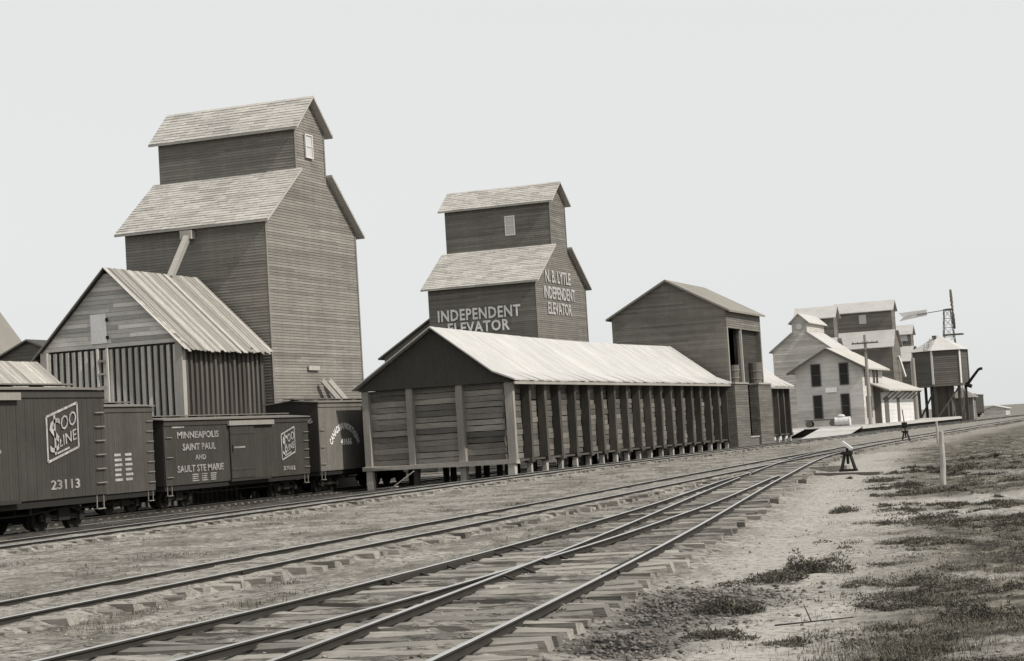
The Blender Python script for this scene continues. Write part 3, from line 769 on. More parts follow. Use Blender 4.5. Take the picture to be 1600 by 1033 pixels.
# -------- coal shed
COALM = [rough_box_mesh('board', M['coal_board'], 2.0, .09, .30, .016, 40+i) for i in range(5)]
COALS = [rough_box_mesh('board', M['coal_board_side'], .09, 2.0, .30, .014, 50+i) for i in range(5)]
def coal_shed(Y0, Y1, nb, label, gable, zt=4.35):
    XL, XR, zb = -40.25, -32.2, .56
    s = thing('coal_shed', ((XL+XR)/2, Y0, -.5), label, 'coal shed')
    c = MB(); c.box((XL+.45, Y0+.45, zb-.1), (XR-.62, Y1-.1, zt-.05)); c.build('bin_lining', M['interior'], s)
    rows = 13; rh = (zt-zb)/rows
    dY = (Y1-Y0)/nb
    for i in range(nb):                                      # long side, bay by bay
        y = Y0 + (i+.5)*dY
        for r in range(rows):
            inst(random.choice(COALS), 'board', s, (XR-.50+random.uniform(-.03, .03), y, zb+rh*(r+.5)+random.uniform(-.012, .012)), random.uniform(-.008, .008), (1, (dY-.06)/2.0, rh/.30*random.uniform(.88, .98)))
    for i in range(nb+1):
        y = Y0 + i*dY
        if i == 0: y += .16
        pm = rough_box_mesh('post', M['post' if i == 0 else 'post_dark'], .42, .28, zt-zb+.12, .015, 60+i)
        inst(pm, 'post', s, (XR-.21+random.uniform(-.03, .03), y+random.uniform(-.09, .09)*(i > 0), (zt+zb)/2-.06), rot=(random.uniform(-.012, .012), random.uniform(-.008, .008), random.uniform(-.06, .06)))
        lm = rough_box_mesh('leg', M['leg'], .24, .26, 1.15, .015, 90+i)
        inst(lm, 'leg', s, (XR-.22+random.uniform(-.05, .05), y+random.uniform(-.1, .1), zb-.62))
        cm = rough_box_mesh('sill_block', M['post_dark'], .42, .5, .2, .03, 120+i)
        inst(cm, 'sill_block', s, (XR-.16, y, zb-.10))
    for x in (-35.0, -37.6, -40.0):
        for i in range(0, nb+1, 2):
            lm = rough_box_mesh('leg', M['post_dark'], .26, .26, 1.3, .015, 200+i)
            inst(lm, 'leg', s, (x, Y0+.2+i*dY, zb-.70))
    fl = MB(); fl.box((XL, Y0+.1, zb-.12), (XR-.1, Y1, zb-.03)); fl.build('floor', M['post_dark'], s)
    xs = [-40.12, -37.72, -35.02, -32.37]
    if gable:
        for k in range(3):
            a, b_ = xs[k]+.12, xs[k+1]-.12
            for r in range(rows):
                inst(random.choice(COALM), 'board', s, ((a+b_)/2, Y0+.30+random.uniform(-.05, .05), zb+rh*(r+.5)+random.uniform(-.015, .015)), random.uniform(-.01, .01), ((b_-a)/2.0, 1, rh/.30*random.uniform(.86, .98)))
        for k in range(3):
            pm = rough_box_mesh('post', M['post'], .34, .34, zt-zb+.1, .015, 150+k); inst(pm, 'post', s, (xs[k], Y0+.12, (zt+zb)/2-.05))
        lm = rough_box_mesh('leg', M['leg'], .32, .3, 1.5, .015, 170); inst(lm, 'leg', s, (XL+.22, Y0-.02, zb-.86))
        lm = rough_box_mesh('leg', M['leg'], .34, .34, 1.2, .015, 171); inst(lm, 'leg', s, (XR-.2, Y0-.05, zb-.72))
        lm = rough_box_mesh('leg', M['post'], .3, .3, 1.3, .015, 172); inst(lm, 'leg', s, (-35.0, Y0+.1, zb-.75))
        sm_ = rough_box_mesh('sill_beam', M['post'], XR-XL+.2, .45, .22, .025, 180); inst(sm_, 'sill_beam', s, ((XL+XR)/2, Y0-.02, zb-.1))
        tp = MB(); tp.prism([(XL-.15, Y0-.1, zt), (XR+.1, Y0-.1, zt), (XR-.9, Y0-.1, 4.93), (-36.2, Y0-.1, 7.2), (XL-.15, Y0-.1, 4.42)], (0, .35, 0)); tp.build('gable', M['tar'], s)
        sb = MB(); sb.beam((-36.4, Y0-.12, 7.05), (-34.4, Y0-.12, zt+.05), .05, .02, upv=(0,1,0)); sb.build('batten', M['post_dark'], s)
    # roof of boards: steep upper slope and a flatter skirt at the eave
    r = MB(); y = Y0-.5; K = 0
    while y < Y1+.35:
        wd = random.uniform(.5, .8); e = min(y+wd-.008, Y1+.4); tn = random.uniform(.93, 1.05); dz_ = random.uniform(-.022, .022); sag = -.16*math.sin(math.pi*(y-Y0)/(Y1-Y0)) + random.uniform(-.006, .006) if gable else 0
        prof = [(-31.85+dz_, zt+.03+dz_), (-33.0, 4.86), (-36.2, 7.26+sag), (-36.2, 7.33+sag), (-33.0, 4.94), (-31.85+dz_, zt+.11+dz_)]
        r.prism([(a, y, z) for a, z in prof], (0, e-y, 0), tn)
        prof = [(-36.2, 7.26+sag), (XL-.4, zt+.05), (XL-.4, zt+.12), (-36.2, 7.33+sag)]
        r.prism([(a, y, z) for a, z in prof], (0, e-y, 0), tn); y += wd
    r.build('roof', M['pale_roof'], s)
    fa = MB(); fa.box((-31.95, Y0-.4, zt-.14), (-31.88, Y1+.3, zt+.0)); fa.build('eave_board', M['post'], s)
coal_shed(84.3, 126.3, 18, 'long raised coal shed of stained boards with pale roof beside the farthest track', True)
coal_shed(138.0, 146.4, 4, 'short coal shed bay just past the tall gabled coal hoist', False, 4.2)

# -------- coal hoist house between the two sheds
def hoist():
    X0, X1, Y0, Y1, zb, ze, zr = -40.67, -32.2, 127.4, 137.8, -.4, 9.68, 12.0
    xm = (X0+X1)/2
    s = thing('coal_hoist_house', (xm, Y0, zb), 'tall gabled coal hoist house with open bay and buckets, between the coal sheds', 'hoist house')
    w = MB(); w.prism([(X0+.03,Y0+.03,zb),(X1-.5,Y0+.03,zb),(X1-.5,Y0+.03,ze),(xm,Y0+.03,zr-.05),(X0+.03,Y0+.03,ze)], (0, .3, 0))
    w.box((X0+.03, Y0, zb), (X0+.3, Y1, ze)); w.box((X0, Y1-.3, zb), (X1-.05, Y1-.03, ze))
    def bnd(z):
        if z <= ze: return (X0, X1)
        k = min(1, (z-ze)/(zr-ze)); return (X0+(xm-X0)*k, X1+(xm-X1)*k)
    lap(w, (0, Y0+.03, 0), (1,0,0), (0,-1,0), zb, ze, bnd, .16); lap(w, (0, Y0+.03, 0), (1,0,0), (0,-1,0), ze, zr-.02, bnd, .16)
    # track side: solid upper wall right of the open bay, header over the bay
    bw = MB(); bw.box((X1-.55, Y0+4.0, 4.4), (X1-.34, Y1-.31, ze)); lap(bw, (X1-.335, 0, 0), (0,1,0), (1,0,0), 4.4, ze, lambda z: (Y0+4.0, Y1-.31), .16); bw.build('bay_wall', M['dark_wall'], s)  # shade of the recess is put into the wall's dark colour
    w.box((X1-.36, Y1-.305, 4.4), (X1, Y1-.0, ze))
    w.box((X1-.25, Y0+.35, 8.4), (X1-.04, Y1-.31, ze)); lap(w, (X1-.03, 0, 0), (0,1,0), (1,0,0), 8.4, ze, lambda z: (Y0, Y1), .16)
    w.build('wall', M['siding_b'], s)
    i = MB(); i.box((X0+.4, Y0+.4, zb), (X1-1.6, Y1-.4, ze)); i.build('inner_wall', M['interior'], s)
    p = MB(); p.box((X1-.22, Y0+.02, 4.4), (X1+.03, Y0+.28, 8.4)); p.build('corner_post', M['post'], s)
    p = MB(); p.beam((X1-.1, Y0+4.3, 8.5), (X1+.1, Y0+3.6, 4.5), .16, .16); p.build('brace_pole', M['leg'], s)
    for (a, b_) in ((126.35, 130.2), (133.4, 137.55)):
        q = MB(); q.box((X1-.1, a, zb), (X1+.55, b_, 4.35), .9); lap(q, (X1+.552, 0, 0), (0,1,0), (1,0,0), zb, 4.35, lambda z: (a, b_), .18); lap(q, (0, a-.002, 0), (1,0,0), (0,-1,0), zb, 4.35, lambda z: (X1-.1, X1+.55), .18); q.build('pier', M['brickish'], s)
        q = MB(); q.box((X1-.15, a-.06, 4.352), (X1+.65, b_+.06, 4.47)); q.build('pier_cap', M['leg'], s)
    q = MB(); q.box((X1-.05, 130.22, zb), (X1+.4, 133.38, .5)); q.build('door_apron', M['brickish'], s)
    q = MB(); q.box((X1-.05, 130.3, .503), (X1+.47, 133.3, .60)); q.build('door_sill', M['leg'], s)
    for yy, r in ((128.5, .42), (135.0, .56)):
        q = MB(); q.cyl((X1+.02, yy, 4.48), (X1+.02, yy, 4.48+1.9*r+.45), r*.82, r, 14)
        bo = q.build('bucket', M['barrel'], s)
        q = MB()
        for zz in (.3, .85): q.cyl((X1+.02, yy, 4.48+zz), (X1+.02, yy, 4.55+zz), r*.82+.05+.06*zz, r*.83+.05+.06*zz, 14)
        q.build('hoop', M['iron_bar'], bo)
    roof_planes(lambda a, t, z: (a, t, z), X0, X1, ze, zr, Y0, Y1, .35, .3, .14, s, M['roof_dark'])
hoist()

# ------------------------------------------------------------------ boxcars
def emblem(parent, X, y0, z0, w, h, m):
    """slanted banner: frame, tall barred S, OO over LINE"""
    sh = .26; u = (0,1,0); f = MB(); t = .055*w/1.3
    def pt(a, c): return Vector((X+.012, y0+a, z0+c+sh*a))
    for p, q in ((pt(0,0),pt(w,0)), (pt(0,h),pt(w,h)), (pt(0,0),pt(0,h)), (pt(w,0),pt(w,h))): f.beam(p, q, t, .02, upv=(1,0,0))
    f.build('emblem', m, parent)
    text_mesh('S', 'emblem_letter', m, parent, pt(.08*w, .14*h), u, .36*w, .74*h, shear=sh, bold=0)
    text_mesh('I', 'emblem_letter', m, parent, pt(.22*w, .08*h), u, .055*w, .88*h, shear=sh, bold=0)
    text_mesh('OO', 'emblem_letter', m, parent, pt(.45*w, .54*h), u, .50*w, .32*h, shear=sh, bold=0)
    text_mesh('LINE', 'emblem_letter', m, parent, pt(.36*w, .20*h), u, .58*w, .24*h, shear=sh, bold=0)
    b = MB(); b.beam(pt(.3*w, .09*h), pt(.7*w, .09*h), .05, .02, upv=(1,0,0)); b.build('emblem_bar', m, parent)

def stencil(parent, X, y, z, m, cols=2, rows=5, w=.35, h=.09, gap=.17):
    b = MB()
    for c in range(cols):
        for r in range(rows): b.box((X+.004, y+c*(w+.22), z+r*gap), (X+.016, y+c*(w+.22)+w*random.uniform(.8, 1), z+r*gap+h*.8))
    b.build('stencil_lines', m, parent)

def boxcar(label, XS, Y0, Y1, zs, ze, zrail, mb_, door=None, group=None):
    """XS: side plane towards the camera, zs sill, ze eave"""
    wd = 2.9; xc = XS - wd/2; XL = XS-wd
    c = thing('boxcar', (xc, (Y0+Y1)/2, zrail), label, 'boxcar')
    b = MB(); b.box((XL, Y0+.02, zs), (XS-.012, Y1-.02, ze-.05)); y = Y0+.02
    while y < Y1-.05:                                            # tongue and groove sheathing
        e = min(y+.14, Y1-.02); b.box((XS-.03, y, zs+.0), (XS-.002+random.uniform(-.003, .003), e-.006, ze-.08), random.uniform(.95, 1.05)); y += .14
    b.build('body', mb_, c)
    for ye in (Y0, Y1):
        e_ = MB(); e_.prism([(XL+.05, ye-.015, zs), (XS-.05, ye-.015, zs), (XS-.01, ye-.015, ze-.03), (xc, ye-.015, ze+.115), (XL+.01, ye-.015, ze-.03)], (0, .03, 0)); e_.build('end_wall', M['car_end'], c)
    f = MB(); f.box((XS-.01, Y0, ze-.24), (XS+.035, Y1, ze-.045)); f.build('fascia', mb_, c)
    r = MB()
    for sg in (-1, 1): r.prism([(xc, Y0-.1, ze+.12), (xc+sg*(wd/2+.1), Y0-.1, ze-.02), (xc+sg*(wd/2+.1), Y0-.1, ze+.03), (xc, Y0-.1, ze+.17)], (0, Y1-Y0+.2, 0))
    r.build('roof', M['car_roof'], c)
    w = MB(); w.box((xc-.3, Y0-.3, ze+.21), (xc+.3, Y1+.3, ze+.25))
    for yy in np.arange(Y0+.4, Y1, 1.5): w.box((xc-.25, yy, ze+.12), (xc+.25, yy+.08, ze+.21))
    w.build('running_board', M['car_roof'], c)
    u = MB(); u.box((XL+.1, Y0, zs-.22), (XS-.06, Y1, zs-.003)); u.box((xc-.25, Y0-.35, zs-.35), (xc+.25, Y1+.35, zs-.12)); u.build('underframe', M['iron'], c)
    t = MB()
    for x in (XS-.35, XS-.9):
        ya, yb = Y0+2.9, Y1-2.9; zz = zs-.42
        for p, q in (((x, Y0+.6, zs-.2), (x, ya+.6, zz)), ((x, ya+.6, zz), (x, yb-.6, zz)), ((x, yb-.6, zz), (x, Y1-.6, zs-.2))): t.cyl(p, q, .025, n=6)
        for yy in (ya+.6, yb-.6): t.box((x-.06, yy-.06, zz), (x+.06, yy+.06, zs-.2))
    t.build('truss_rod', M['iron'], c)
    for yc in (Y0+1.7, Y1-1.7):
        q = MB()
        for sg in (-1, 1):
            x = xc+sg*.95; zr = zrail+.42
            q.beam((x, yc-1.1, zr), (x, yc+1.1, zr), .1, .14); q.beam((x, yc-1.1, zr+.06), (x, yc-.25, zr+.33), .08, .08); q.beam((x, yc+1.1, zr+.06), (x, yc+.25, zr+.33), .08, .08)
            q.beam((x, yc-.3, zr+.34), (x, yc+.3, zr+.34), .09, .09); q.box((x-.09, yc-.28, zr-.1), (x+.09, yc+.28, zr+.28))
            for yy in (-.85, .85): q.box((x-.12, yc+yy-.12, zr-.14), (x+.12, yc+yy+.12, zr+.12))
        q.box((xc-.95, yc-.2, zrail+.3), (xc+.95, yc+.2, zs-.2))
        tr = q.build('bogie', M['iron'], c)
        for yy in (-.85, .85):
            for sg in (-1, 1):
                wv = MB(); wv.cyl((xc+sg*.66, yc+yy, zrail+.42), (xc+sg*.80, yc+yy, zrail+.42), .42, .41, 18); wv.cyl((xc+sg*.64, yc+yy, zrail+.42), (xc+sg*.665, yc+yy, zrail+.42), .45, .45, 18)
                wv.cyl((xc+sg*.80, yc+yy, zrail+.42), (xc+sg*.86, yc+yy, zrail+.42), .12, .1, 10); wv.build('wheel', M['iron'], tr)
            ax = MB(); ax.cyl((xc-.64, yc+yy, zrail+.42), (xc+.64, yc+yy, zrail+.42), .07, n=8); ax.build('axle', M['iron'], tr)
    n = int((ze-zs-.5)/.42)
    for k in range(n):                                           # grab irons at both corners of the side and on the ends
        z = zs + .35 + k*.42
        for ya, yb in ((Y1-.55, Y1-.1), (Y0+.1, Y0+.55)):
            if ya < Y0+1 and k % 2: continue
            q = MB(); q.cyl((XS+.06, ya, z), (XS+.06, yb, z), .018, n=6); q.cyl((XS-.01, ya, z), (XS+.06, ya, z), .018, n=6); q.cyl((XS-.01, yb, z), (XS+.06, yb, z), .018, n=6); q.build('grab_iron', M['iron_bar'], c)
    for yy in (Y0+.35, Y1-.35):
        q = MB(); q.beam((XS-.05, yy-.18, zs), (XS-.05, yy-.18, zs-.42), .03, .03); q.beam((XS-.05, yy+.18, zs), (XS-.05, yy+.18, zs-.42), .03, .03); q.beam((XS-.05, yy-.2, zs-.42), (XS-.05, yy+.2, zs-.42), .12, .03); q.build('step', M['iron_bar'], c)
    if door:
        ya, yb = door; d = MB(); d.box((XS+.03, ya, zs+.08), (XS+.075, yb, ze-.32), .9)
        y = ya
        while y < yb-.02: d.box((XS+.07, y, zs+.1), (XS+.082, min(y+.128, yb), ze-.34), random.uniform(.95, 1.05)); y += .14
        do = d.build('door', mb_, c)
        q = MB(); q.box((XS+.085, ya+.1, (zs+ze)/2-.1), (XS+.12, ya+.16, (zs+ze)/2+.2)); q.build('handle', M['iron'], do)
        for zz in (zs+.45, ze-.7): 
            q = MB(); q.box((XS+.083, ya+.02, zz), (XS+.10, yb-.02, zz+.09)); q.build('door_strap', mb_, do)
        q = MB(); q.box((XS+.036, ya-.15, ze-.31), (XS+.15, yb+(yb-ya)*.85, ze-.10)); q.build('door_track', M['post'], c)
        q = MB(); q.box((XS, ya-.1, zs-.05), (XS+.11, yb+1.4, zs+.06)); q.build('door_guide', M['car_end'], c)
    return c

k1 = boxcar('nearest dark boxcar with a slanted SOO LINE emblem, at the left edge on the spur', -31.5, 35.6, 47.85, .73, 3.88, -.25, M['car'], (40.2, 42.0))
emblem(k1, -31.49, 44.85, 1.78, 1.55, 1.30, M['letter_car'])
text_mesh('23113', 'car_number', M['letter_car_dim'], k1, (-31.495, 44.95, .98), (0,1,0), 1.45, .28)
b = MB(); b.box((-31.495, 42.2, 2.1), (-31.483, 42.7, 2.2)); b.build('stencil_lines', M['letter_car_dim'], k1)
k2 = boxcar('tall faded boxcar half hidden behind the nearest boxcar', -41.6, 55.0, 66.75, .36, 3.86, CZ, M['car_b'], (58.5, 60.3))
stencil(k2, -41.6, 63.75, .85, M['letter_car'], 2, 6, .55, .13, .2)
k3 = boxcar('low boxcar lettered MINNEAPOLIS SAINT PAUL AND SAULT STE MARIE', -41.6, 67.55, 80.75, .47, 3.24, CZ, M['car'], (73.0, 75.2))
for txt, y, w, z in (('MINNEAPOLIS', 68.6, 3.5, 2.44), ('SAINT PAUL', 69.0, 2.8, 1.92), ('AND', 70.0, .9, 1.50), ('SAULT STE MARIE', 68.5, 3.9, .99)):
    text_mesh(txt, 'lettering', M['letter_car_dim'], k3, (-41.588, y, z), (0,1,0), w, .30 if txt != 'AND' else .22)
stencil(k3, -41.6, 69.7, .58, M['letter_car_dim'], 3, 4, .55, .06, .09)
b = MB(); b.box((-41.595, 68.2, 2.9), (-41.583, 69.2, 2.96)); b.build('stencil_lines', M['letter_car_dim'], k3)
emblem(k3, -41.588, 77.9, 1.22, 1.35, 1.20, M['letter_car'])
text_mesh('37002', 'car_number', M['letter_car_dim'], k3, (-41.588, 78.0, .72), (0,1,0), 1.2, .2)
b = MB(); b.box((-41.515, 73.3, 1.9), (-41.505, 74.3, 1.98)); b.build('stencil_lines', M['letter_car_dim'], k3)
k4 = boxcar('boxcar with arched CANADIAN NORTHERN lettering and number 41666, partly behind the coal shed', -41.6, 81.9, 93.6, .52, 3.93, CZ, M['car_c'], (87, 88.9))
text_mesh('CANADIAN NORTHERN', 'lettering', M['bright'], k4, (-41.588, 82.75, 2.55), (0,1,0), 3.9, .34, arc=(1.75, 1.0))
text_mesh('41666', 'car_number', M['bright'], k4, (-41.588, 84.25, 1.75), (0,1,0), 1.25, .34)
stencil(k4, -41.6, 82.4, .62, M['letter_car_dim'], 1, 2, .6, .06, .1)
b = MB(); 
text_mesh('66', 'car_number', M['letter_car'], k4, (-42.5, 81.87, 2.9), (1,0,0), .6, .26)
kf = boxcar('small dark boxcar standing alone in the distance past the water tank', -36.2, 300, 310, .8, 3.6, 0, M['car'])

# ------------------------------------------------------------------ depot group
def depot():
    X0, X1, Y0, Y1, zb, ze, zr = -42.1, -35.0, 194.8, 207.4, .58, 6.75, 8.75; xm = (X0+X1)/2
    s = thing('railway_depot', (xm, Y0, zb), 'pale two-storey railway depot with gabled front and low freight wing', 'depot')
    w = MB(); gable_solid(lambda a, t, z: (a, t, z), X0+.03, X1-.03, zb, ze, zr-.05, Y0+.03, Y1-.03, w)
    def bnd(z):
        if z <= ze: return (X0, X1)
        k = min(1, (z-ze)/(zr-ze)); return (X0+(xm-X0)*k, X1+(xm-X1)*k)
    lap(w, (0, Y0+.03, 0), (1,0,0), (0,-1,0), 2.4, ze, bnd, .16, var=.05); lap(w, (0, Y0+.03, 0), (1,0,0), (0,-1,0), ze, zr-.05, bnd, .16, var=.05)
    lap(w, (X1-.03, 0, 0), (0,1,0), (1,0,0), 2.4, ze, lambda z: (Y0, Y1), .16, var=.05); w.build('wall', M['cream'], s)
    w = MB(); lap(w, (0, Y0+.02, 0), (1,0,0), (0,-1,0), zb, 2.4, bnd, .16, .03, .05); lap(w, (X1-.02, 0, 0), (0,1,0), (1,0,0), zb, 2.4, lambda z: (Y0, Y1), .16, .03, .05); w.build('lower_wall', M['cream_low'], s)
    roof_planes(lambda a, t, z: (a, t, z), X0, X1, ze, zr, Y0, Y1, .75, .7, .16, s, M['shingle'])
    t = MB(); 
    for sg, se in ((-1, X0), (1, X1)):
        k = (zr-ze)/(xm-se); e = se+sg*.75
        t.beam((e, Y0-.72, ze+k*(e-se)-.02), (xm, Y0-.72, zr-.02), .06, .26, upv=(0,0,1))
    t.build('rake_board', M['trim'], s)
    for (xa, xb, za, zb_) in ((-40.4, -39.35, 4.85, 7.25), (-37.4, -36.4, 4.85, 7.2), (-40.37, -39.37, 1.4, 3.95), (-37.42, -36.44, 1.4, 3.95)):
        window(s, ((xa+xb)/2, Y0-.0, (za+zb_)/2), (1,0,0), xb-xa-.1, zb_-za-.1, M['trim'], M['glass'], th=.10)
    sg_ = MB(); sg_.box((-38.95, Y0-.16, 4.15), (-37.75, Y0-.08, 4.68)); sg_.build('name_board', M['bright'], s)
    for yy in (196.6, 198.3, 201.6, 203.6):
        window(s, (X1+.0, yy, 5.55), (0,1,0), .85, 1.6, M['trim'], M['glass'])
    for yy in (196.6, 198.6): window(s, (X1+.0, yy, 2.4), (0,1,0), .85, 2.2, M['trim'], M['glass'])
    # freight wing with lower roof along the track
    fx, y0, y1 = -34.3, 201.2, 223.5
    q = MB(); q.box((-41, y0, zb), (fx, y1, 3.9)); lap(q, (fx+.002, 0, 0), (0,1,0), (1,0,0), zb, 3.9, lambda z: (y0, y1), .16, var=.05); q.build('freight_wing', M['white'], s)
    r = MB(); r.prism([(-33.0, 199.2, 4.0), (-38.2, 199.2, 6.05), (-38.2, 199.2, 6.2), (-33.0, 199.2, 4.15)], (0, 25, 0)); r.prism([(-38.2, 207.5, 6.05), (-42.5, 207.5, 4.0), (-42.5, 207.5, 4.15), (-38.2, 207.5, 6.2)], (0, 16.7, 0)); r.build('freight_roof', M['shingle'], s)
    fg = MB(); fg.prism([(-35.05, 200.9, zb), (fx, 200.9, zb), (fx, 200.9, 4.3), (-35.05, 200.9, 4.6)], (0, .25, 0)); fg.build('shaded_wing_end', M['trim'], s)  # dark panel: shade on this end of the wing put into its colour
    for (ya, yb, zt) in ((203.1, 205.6, 3.4), (211.4, 213.0, 3.3)):
        d = MB(); d.box((fx+.03, ya, zb+.02), (fx+.09, yb, zt)); d.build('freight_door', M['trim'], s)
    for yy in np.arange(202, 223, 3.4):
        k = MB(); k.beam((fx+.08, yy, 3.1), (-33.1, yy, 4.0), .1, .12); k.build('eave_bracket', M['trim'], s)
    ch = MB(); ch.box((-39.0, 215, 5.6), (-38.4, 215.6, 6.9)); ch.build('chimney', M['white'], s)
depot()
# platform and ramps
pf = thing('depot_platform', (-37, 200, 0), 'pale plank platform with ramped end in front of the depot', 'platform')
y = 181.0
k = 0
pm = [rough_box_mesh('plank', M['plank'], 10.0, .6, .09, .006, 300+i) for i in range(3)]
while y < 254 and k < 130:
    inst(pm[k % 3], 'plank', pf, (-37.85, y+.3, .53)); y += .605; k += 1
b = MB(); b.box((-32.95, 181, .25), (-32.8, 255, .485)); b.build('fascia', M['plank'], pf)
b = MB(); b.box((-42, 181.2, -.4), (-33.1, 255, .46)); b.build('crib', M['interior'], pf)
def ramp(xa, xb, ya, label_):
    n = 14
    for i in range(n):
        f0, f1 = i/n, (i+1)/n
        m_ = MB(); za, zb_ = -.32+.87*f0, -.32+.87*f1; p, q = ya+(181-ya)*f0, ya+(181-ya)*f1-.03
        m_.prism([(xa, p, za), (xb, p, za), (xb, q, zb_), (xa, q, zb_)], (0, 0, -.08), random.uniform(.9, 1.1)); m_.build('plank', M['plank'], pf)
ramp(-37.0, -32.8, 171.5, ''); ramp(-41.4, -38.6, 171.0, '')
# baggage cart and drum
c = thing('baggage_cart', (-38.9, 191.5, .58), 'dark flat baggage cart on the platform before the depot gable', 'cart')
b = MB(); b.box((-40.6, 191.0, 1.25), (-37.3, 192.2, 1.36)); b.build('deck', M['trim'], c)
for x in (-40.2, -37.7):
    b = MB(); b.cyl((x, 191.05, .93), (x, 190.97, .93), .34, n=14); b.build('wheel', M['trim'], c)
    b = MB(); b.cyl((x, 192.15, .93), (x, 192.23, .93), .34, n=14); b.build('wheel', M['trim'], c)
b = MB(); b.beam((-37.3, 191.6, 1.3), (-36.6, 191.6, 1.75), .08, .08); b.build('handle', M['trim'], c)
c = thing('drum', (-36.1, 188.5, .58), 'pale drum lying on its side on the platform beside the cart', 'drum')
b = MB(); b.cyl((-36.9, 188.5, 1.05), (-35.4, 188.5, 1.05), .46, n=18); b.build('shell', M['drum'], c)
for x in (-36.88, -36.4, -35.9, -35.42):
    b = MB(); b.cyl((x-.03, 188.5, 1.05), (x+.03, 188.5, 1.05), .485, n=18); b.build('hoop', M['drum'], c)
c = thing('sack', (-36.3, 188.5, 1.53), 'pale sack lying on top of the drum by the cart', 'sack')
b = MB(); n_ = 10
ring = [(math.cos(2*math.pi*i/n_), math.sin(2*math.pi*i/n_)) for i in range(n_)]
vs = [(-36.3+.42*rr_*a, 188.5+.26*rr_*b_, 1.50+h) for h, rr_ in ((0, .7), (.09, 1), (.2, .85), (.28, .35)) for a, b_ in ring]
b.add(vs, [(i+n_*j, (i+1) % n_+n_*j, (i+1) % n_+n_*(j+1), i+n_*(j+1)) for j in range(3) for i in range(n_)] + [tuple(range(n_*3, n_*4)), tuple(range(n_-1, -1, -1))]); b.build('sack_body', M['drum'], c)

for (x0_, y0_, x1_, y1_, zz, nm, lb_) in ((-38.6, 83.6, -37.5, 83.9, .25, 'prop_plank', 'pale plank leaning under the left half of the coal shed gable end'),
        (-39.4, 83.3, -38.0, 82.9, -.44, 'scrap_board', 'pale scrap board lying on the ground under the coal shed gable end')):
    t = thing(nm, (x0_, y0_, -.55), lb_, 'plank'); b = MB(); b.beam((x0_, y0_, -.52), (x1_, y1_, zz), .22, .05); b.build('board', M['leg'], t)
# telegraph poles
def pole(loc, h, label, arms, r=.21, lean=0.0):
    p = thing('telegraph_pole', loc, label, 'telegraph pole'); x, y, z = loc
    b = MB(); b.cyl((x, y, z-.3), (x+lean, y, z+h), r, r*.68, 12); b.build('shaft', M['pole'], p)
    for za, w in arms:
        b = MB(); b.beam((x-w/2, y-.12, z+za), (x+w/2, y-.12, z+za), .12, .14); a = b.build('crossarm', M['trim'], p)
        for q in np.linspace(-w/2+.15, w/2-.15, 6):
            i_ = MB(); i_.cyl((x+q, y-.12, z+za+.07), (x+q, y-.12, z+za+.22), .035, .03, 8); i_.build('insulator', M['glass'], a)
    return p
pole((-33.6, 190.0, .56), 9.2, 'tall telegraph pole with two crossarms at the depot corner', ((8.35, 2.75), (7.6, 2.75)))
pole((-35.2, 231.5, .3), 7.9, 'pale bare pole between the freight wing and the water tank', (), .3)
pole((-41, 520, 0), 9.0, 'thin distant telegraph pole near the horizon, left of the two', ((8.2, 2.4),), .2)
pole((-33, 480, 0), 11.0, 'thin distant telegraph pole near the horizon, with wide crossarm', ((10.4, 8.0),), .16)
pole((-28.6, 480, 0), 10.5, 'thin distant pole right of the wide crossarm near the horizon', (), .13)

# elevators behind the depot
eB, PB = elevator('grain_elevator', 'largest of the far grain elevators behind the depot, with one small window', 'X', -46, 282.7, 290.5, 8.6, 0, 12.0, 284.3, 287.7, 14.1, 17.4, 18.75, M['siding_far'], M['pale_roof'], .3)
window(eB, (-50.4, 284.3, 16.1), (1,0,0), 1.0, 1.3, M['white'], M['curtain'], bars=False)
b = MB(); b.beam((-45.8, 287.2, 10.2), (-45.2, 288.5, 7.0), .3, .3); b.build('grain_spout', M['white'], eB)
eA, PA = elevator('grain_elevator', 'pale-roofed far grain elevator just left of the largest far one', 'X', -46, 235.5, 243, 4.8, 0, 9.6, 238, 240.8, 11.6, 14.55, 15.8, M['siding_far'], M['pale_roof'], .3)
eC, PC = elevator('grain_elevator', 'farthest grain elevator, right of the largest far one, behind the water tank', 'X', -46, 299.5, 307.5, 8.6, 0, 9.9, 301.8, 304.6, 12.0, 14.25, 15.5, M['siding_far'], M['pale_roof'], .3)
window(eC, (-47.0, 301.8, 13.5), (1,0,0), .9, 1.0, M['white'], M['curtain'], bars=False)
eD, PD = elevator('grain_elevator', 'pale grain elevator with round-windowed cupola rising behind the depot gable', 'Y', 222, -50.55, -43.6, 10.5, 0, 10.0, -48.0, -46.15, 11.95, 13.35, 14.2, M['siding_pale'], M['pale_roof'], .3)
b = MB(); b.cyl((-47.08, 221.98, 12.7), (-47.08, 221.9, 12.7), .38, n=16); b.build('round_window', M['white'], eD)

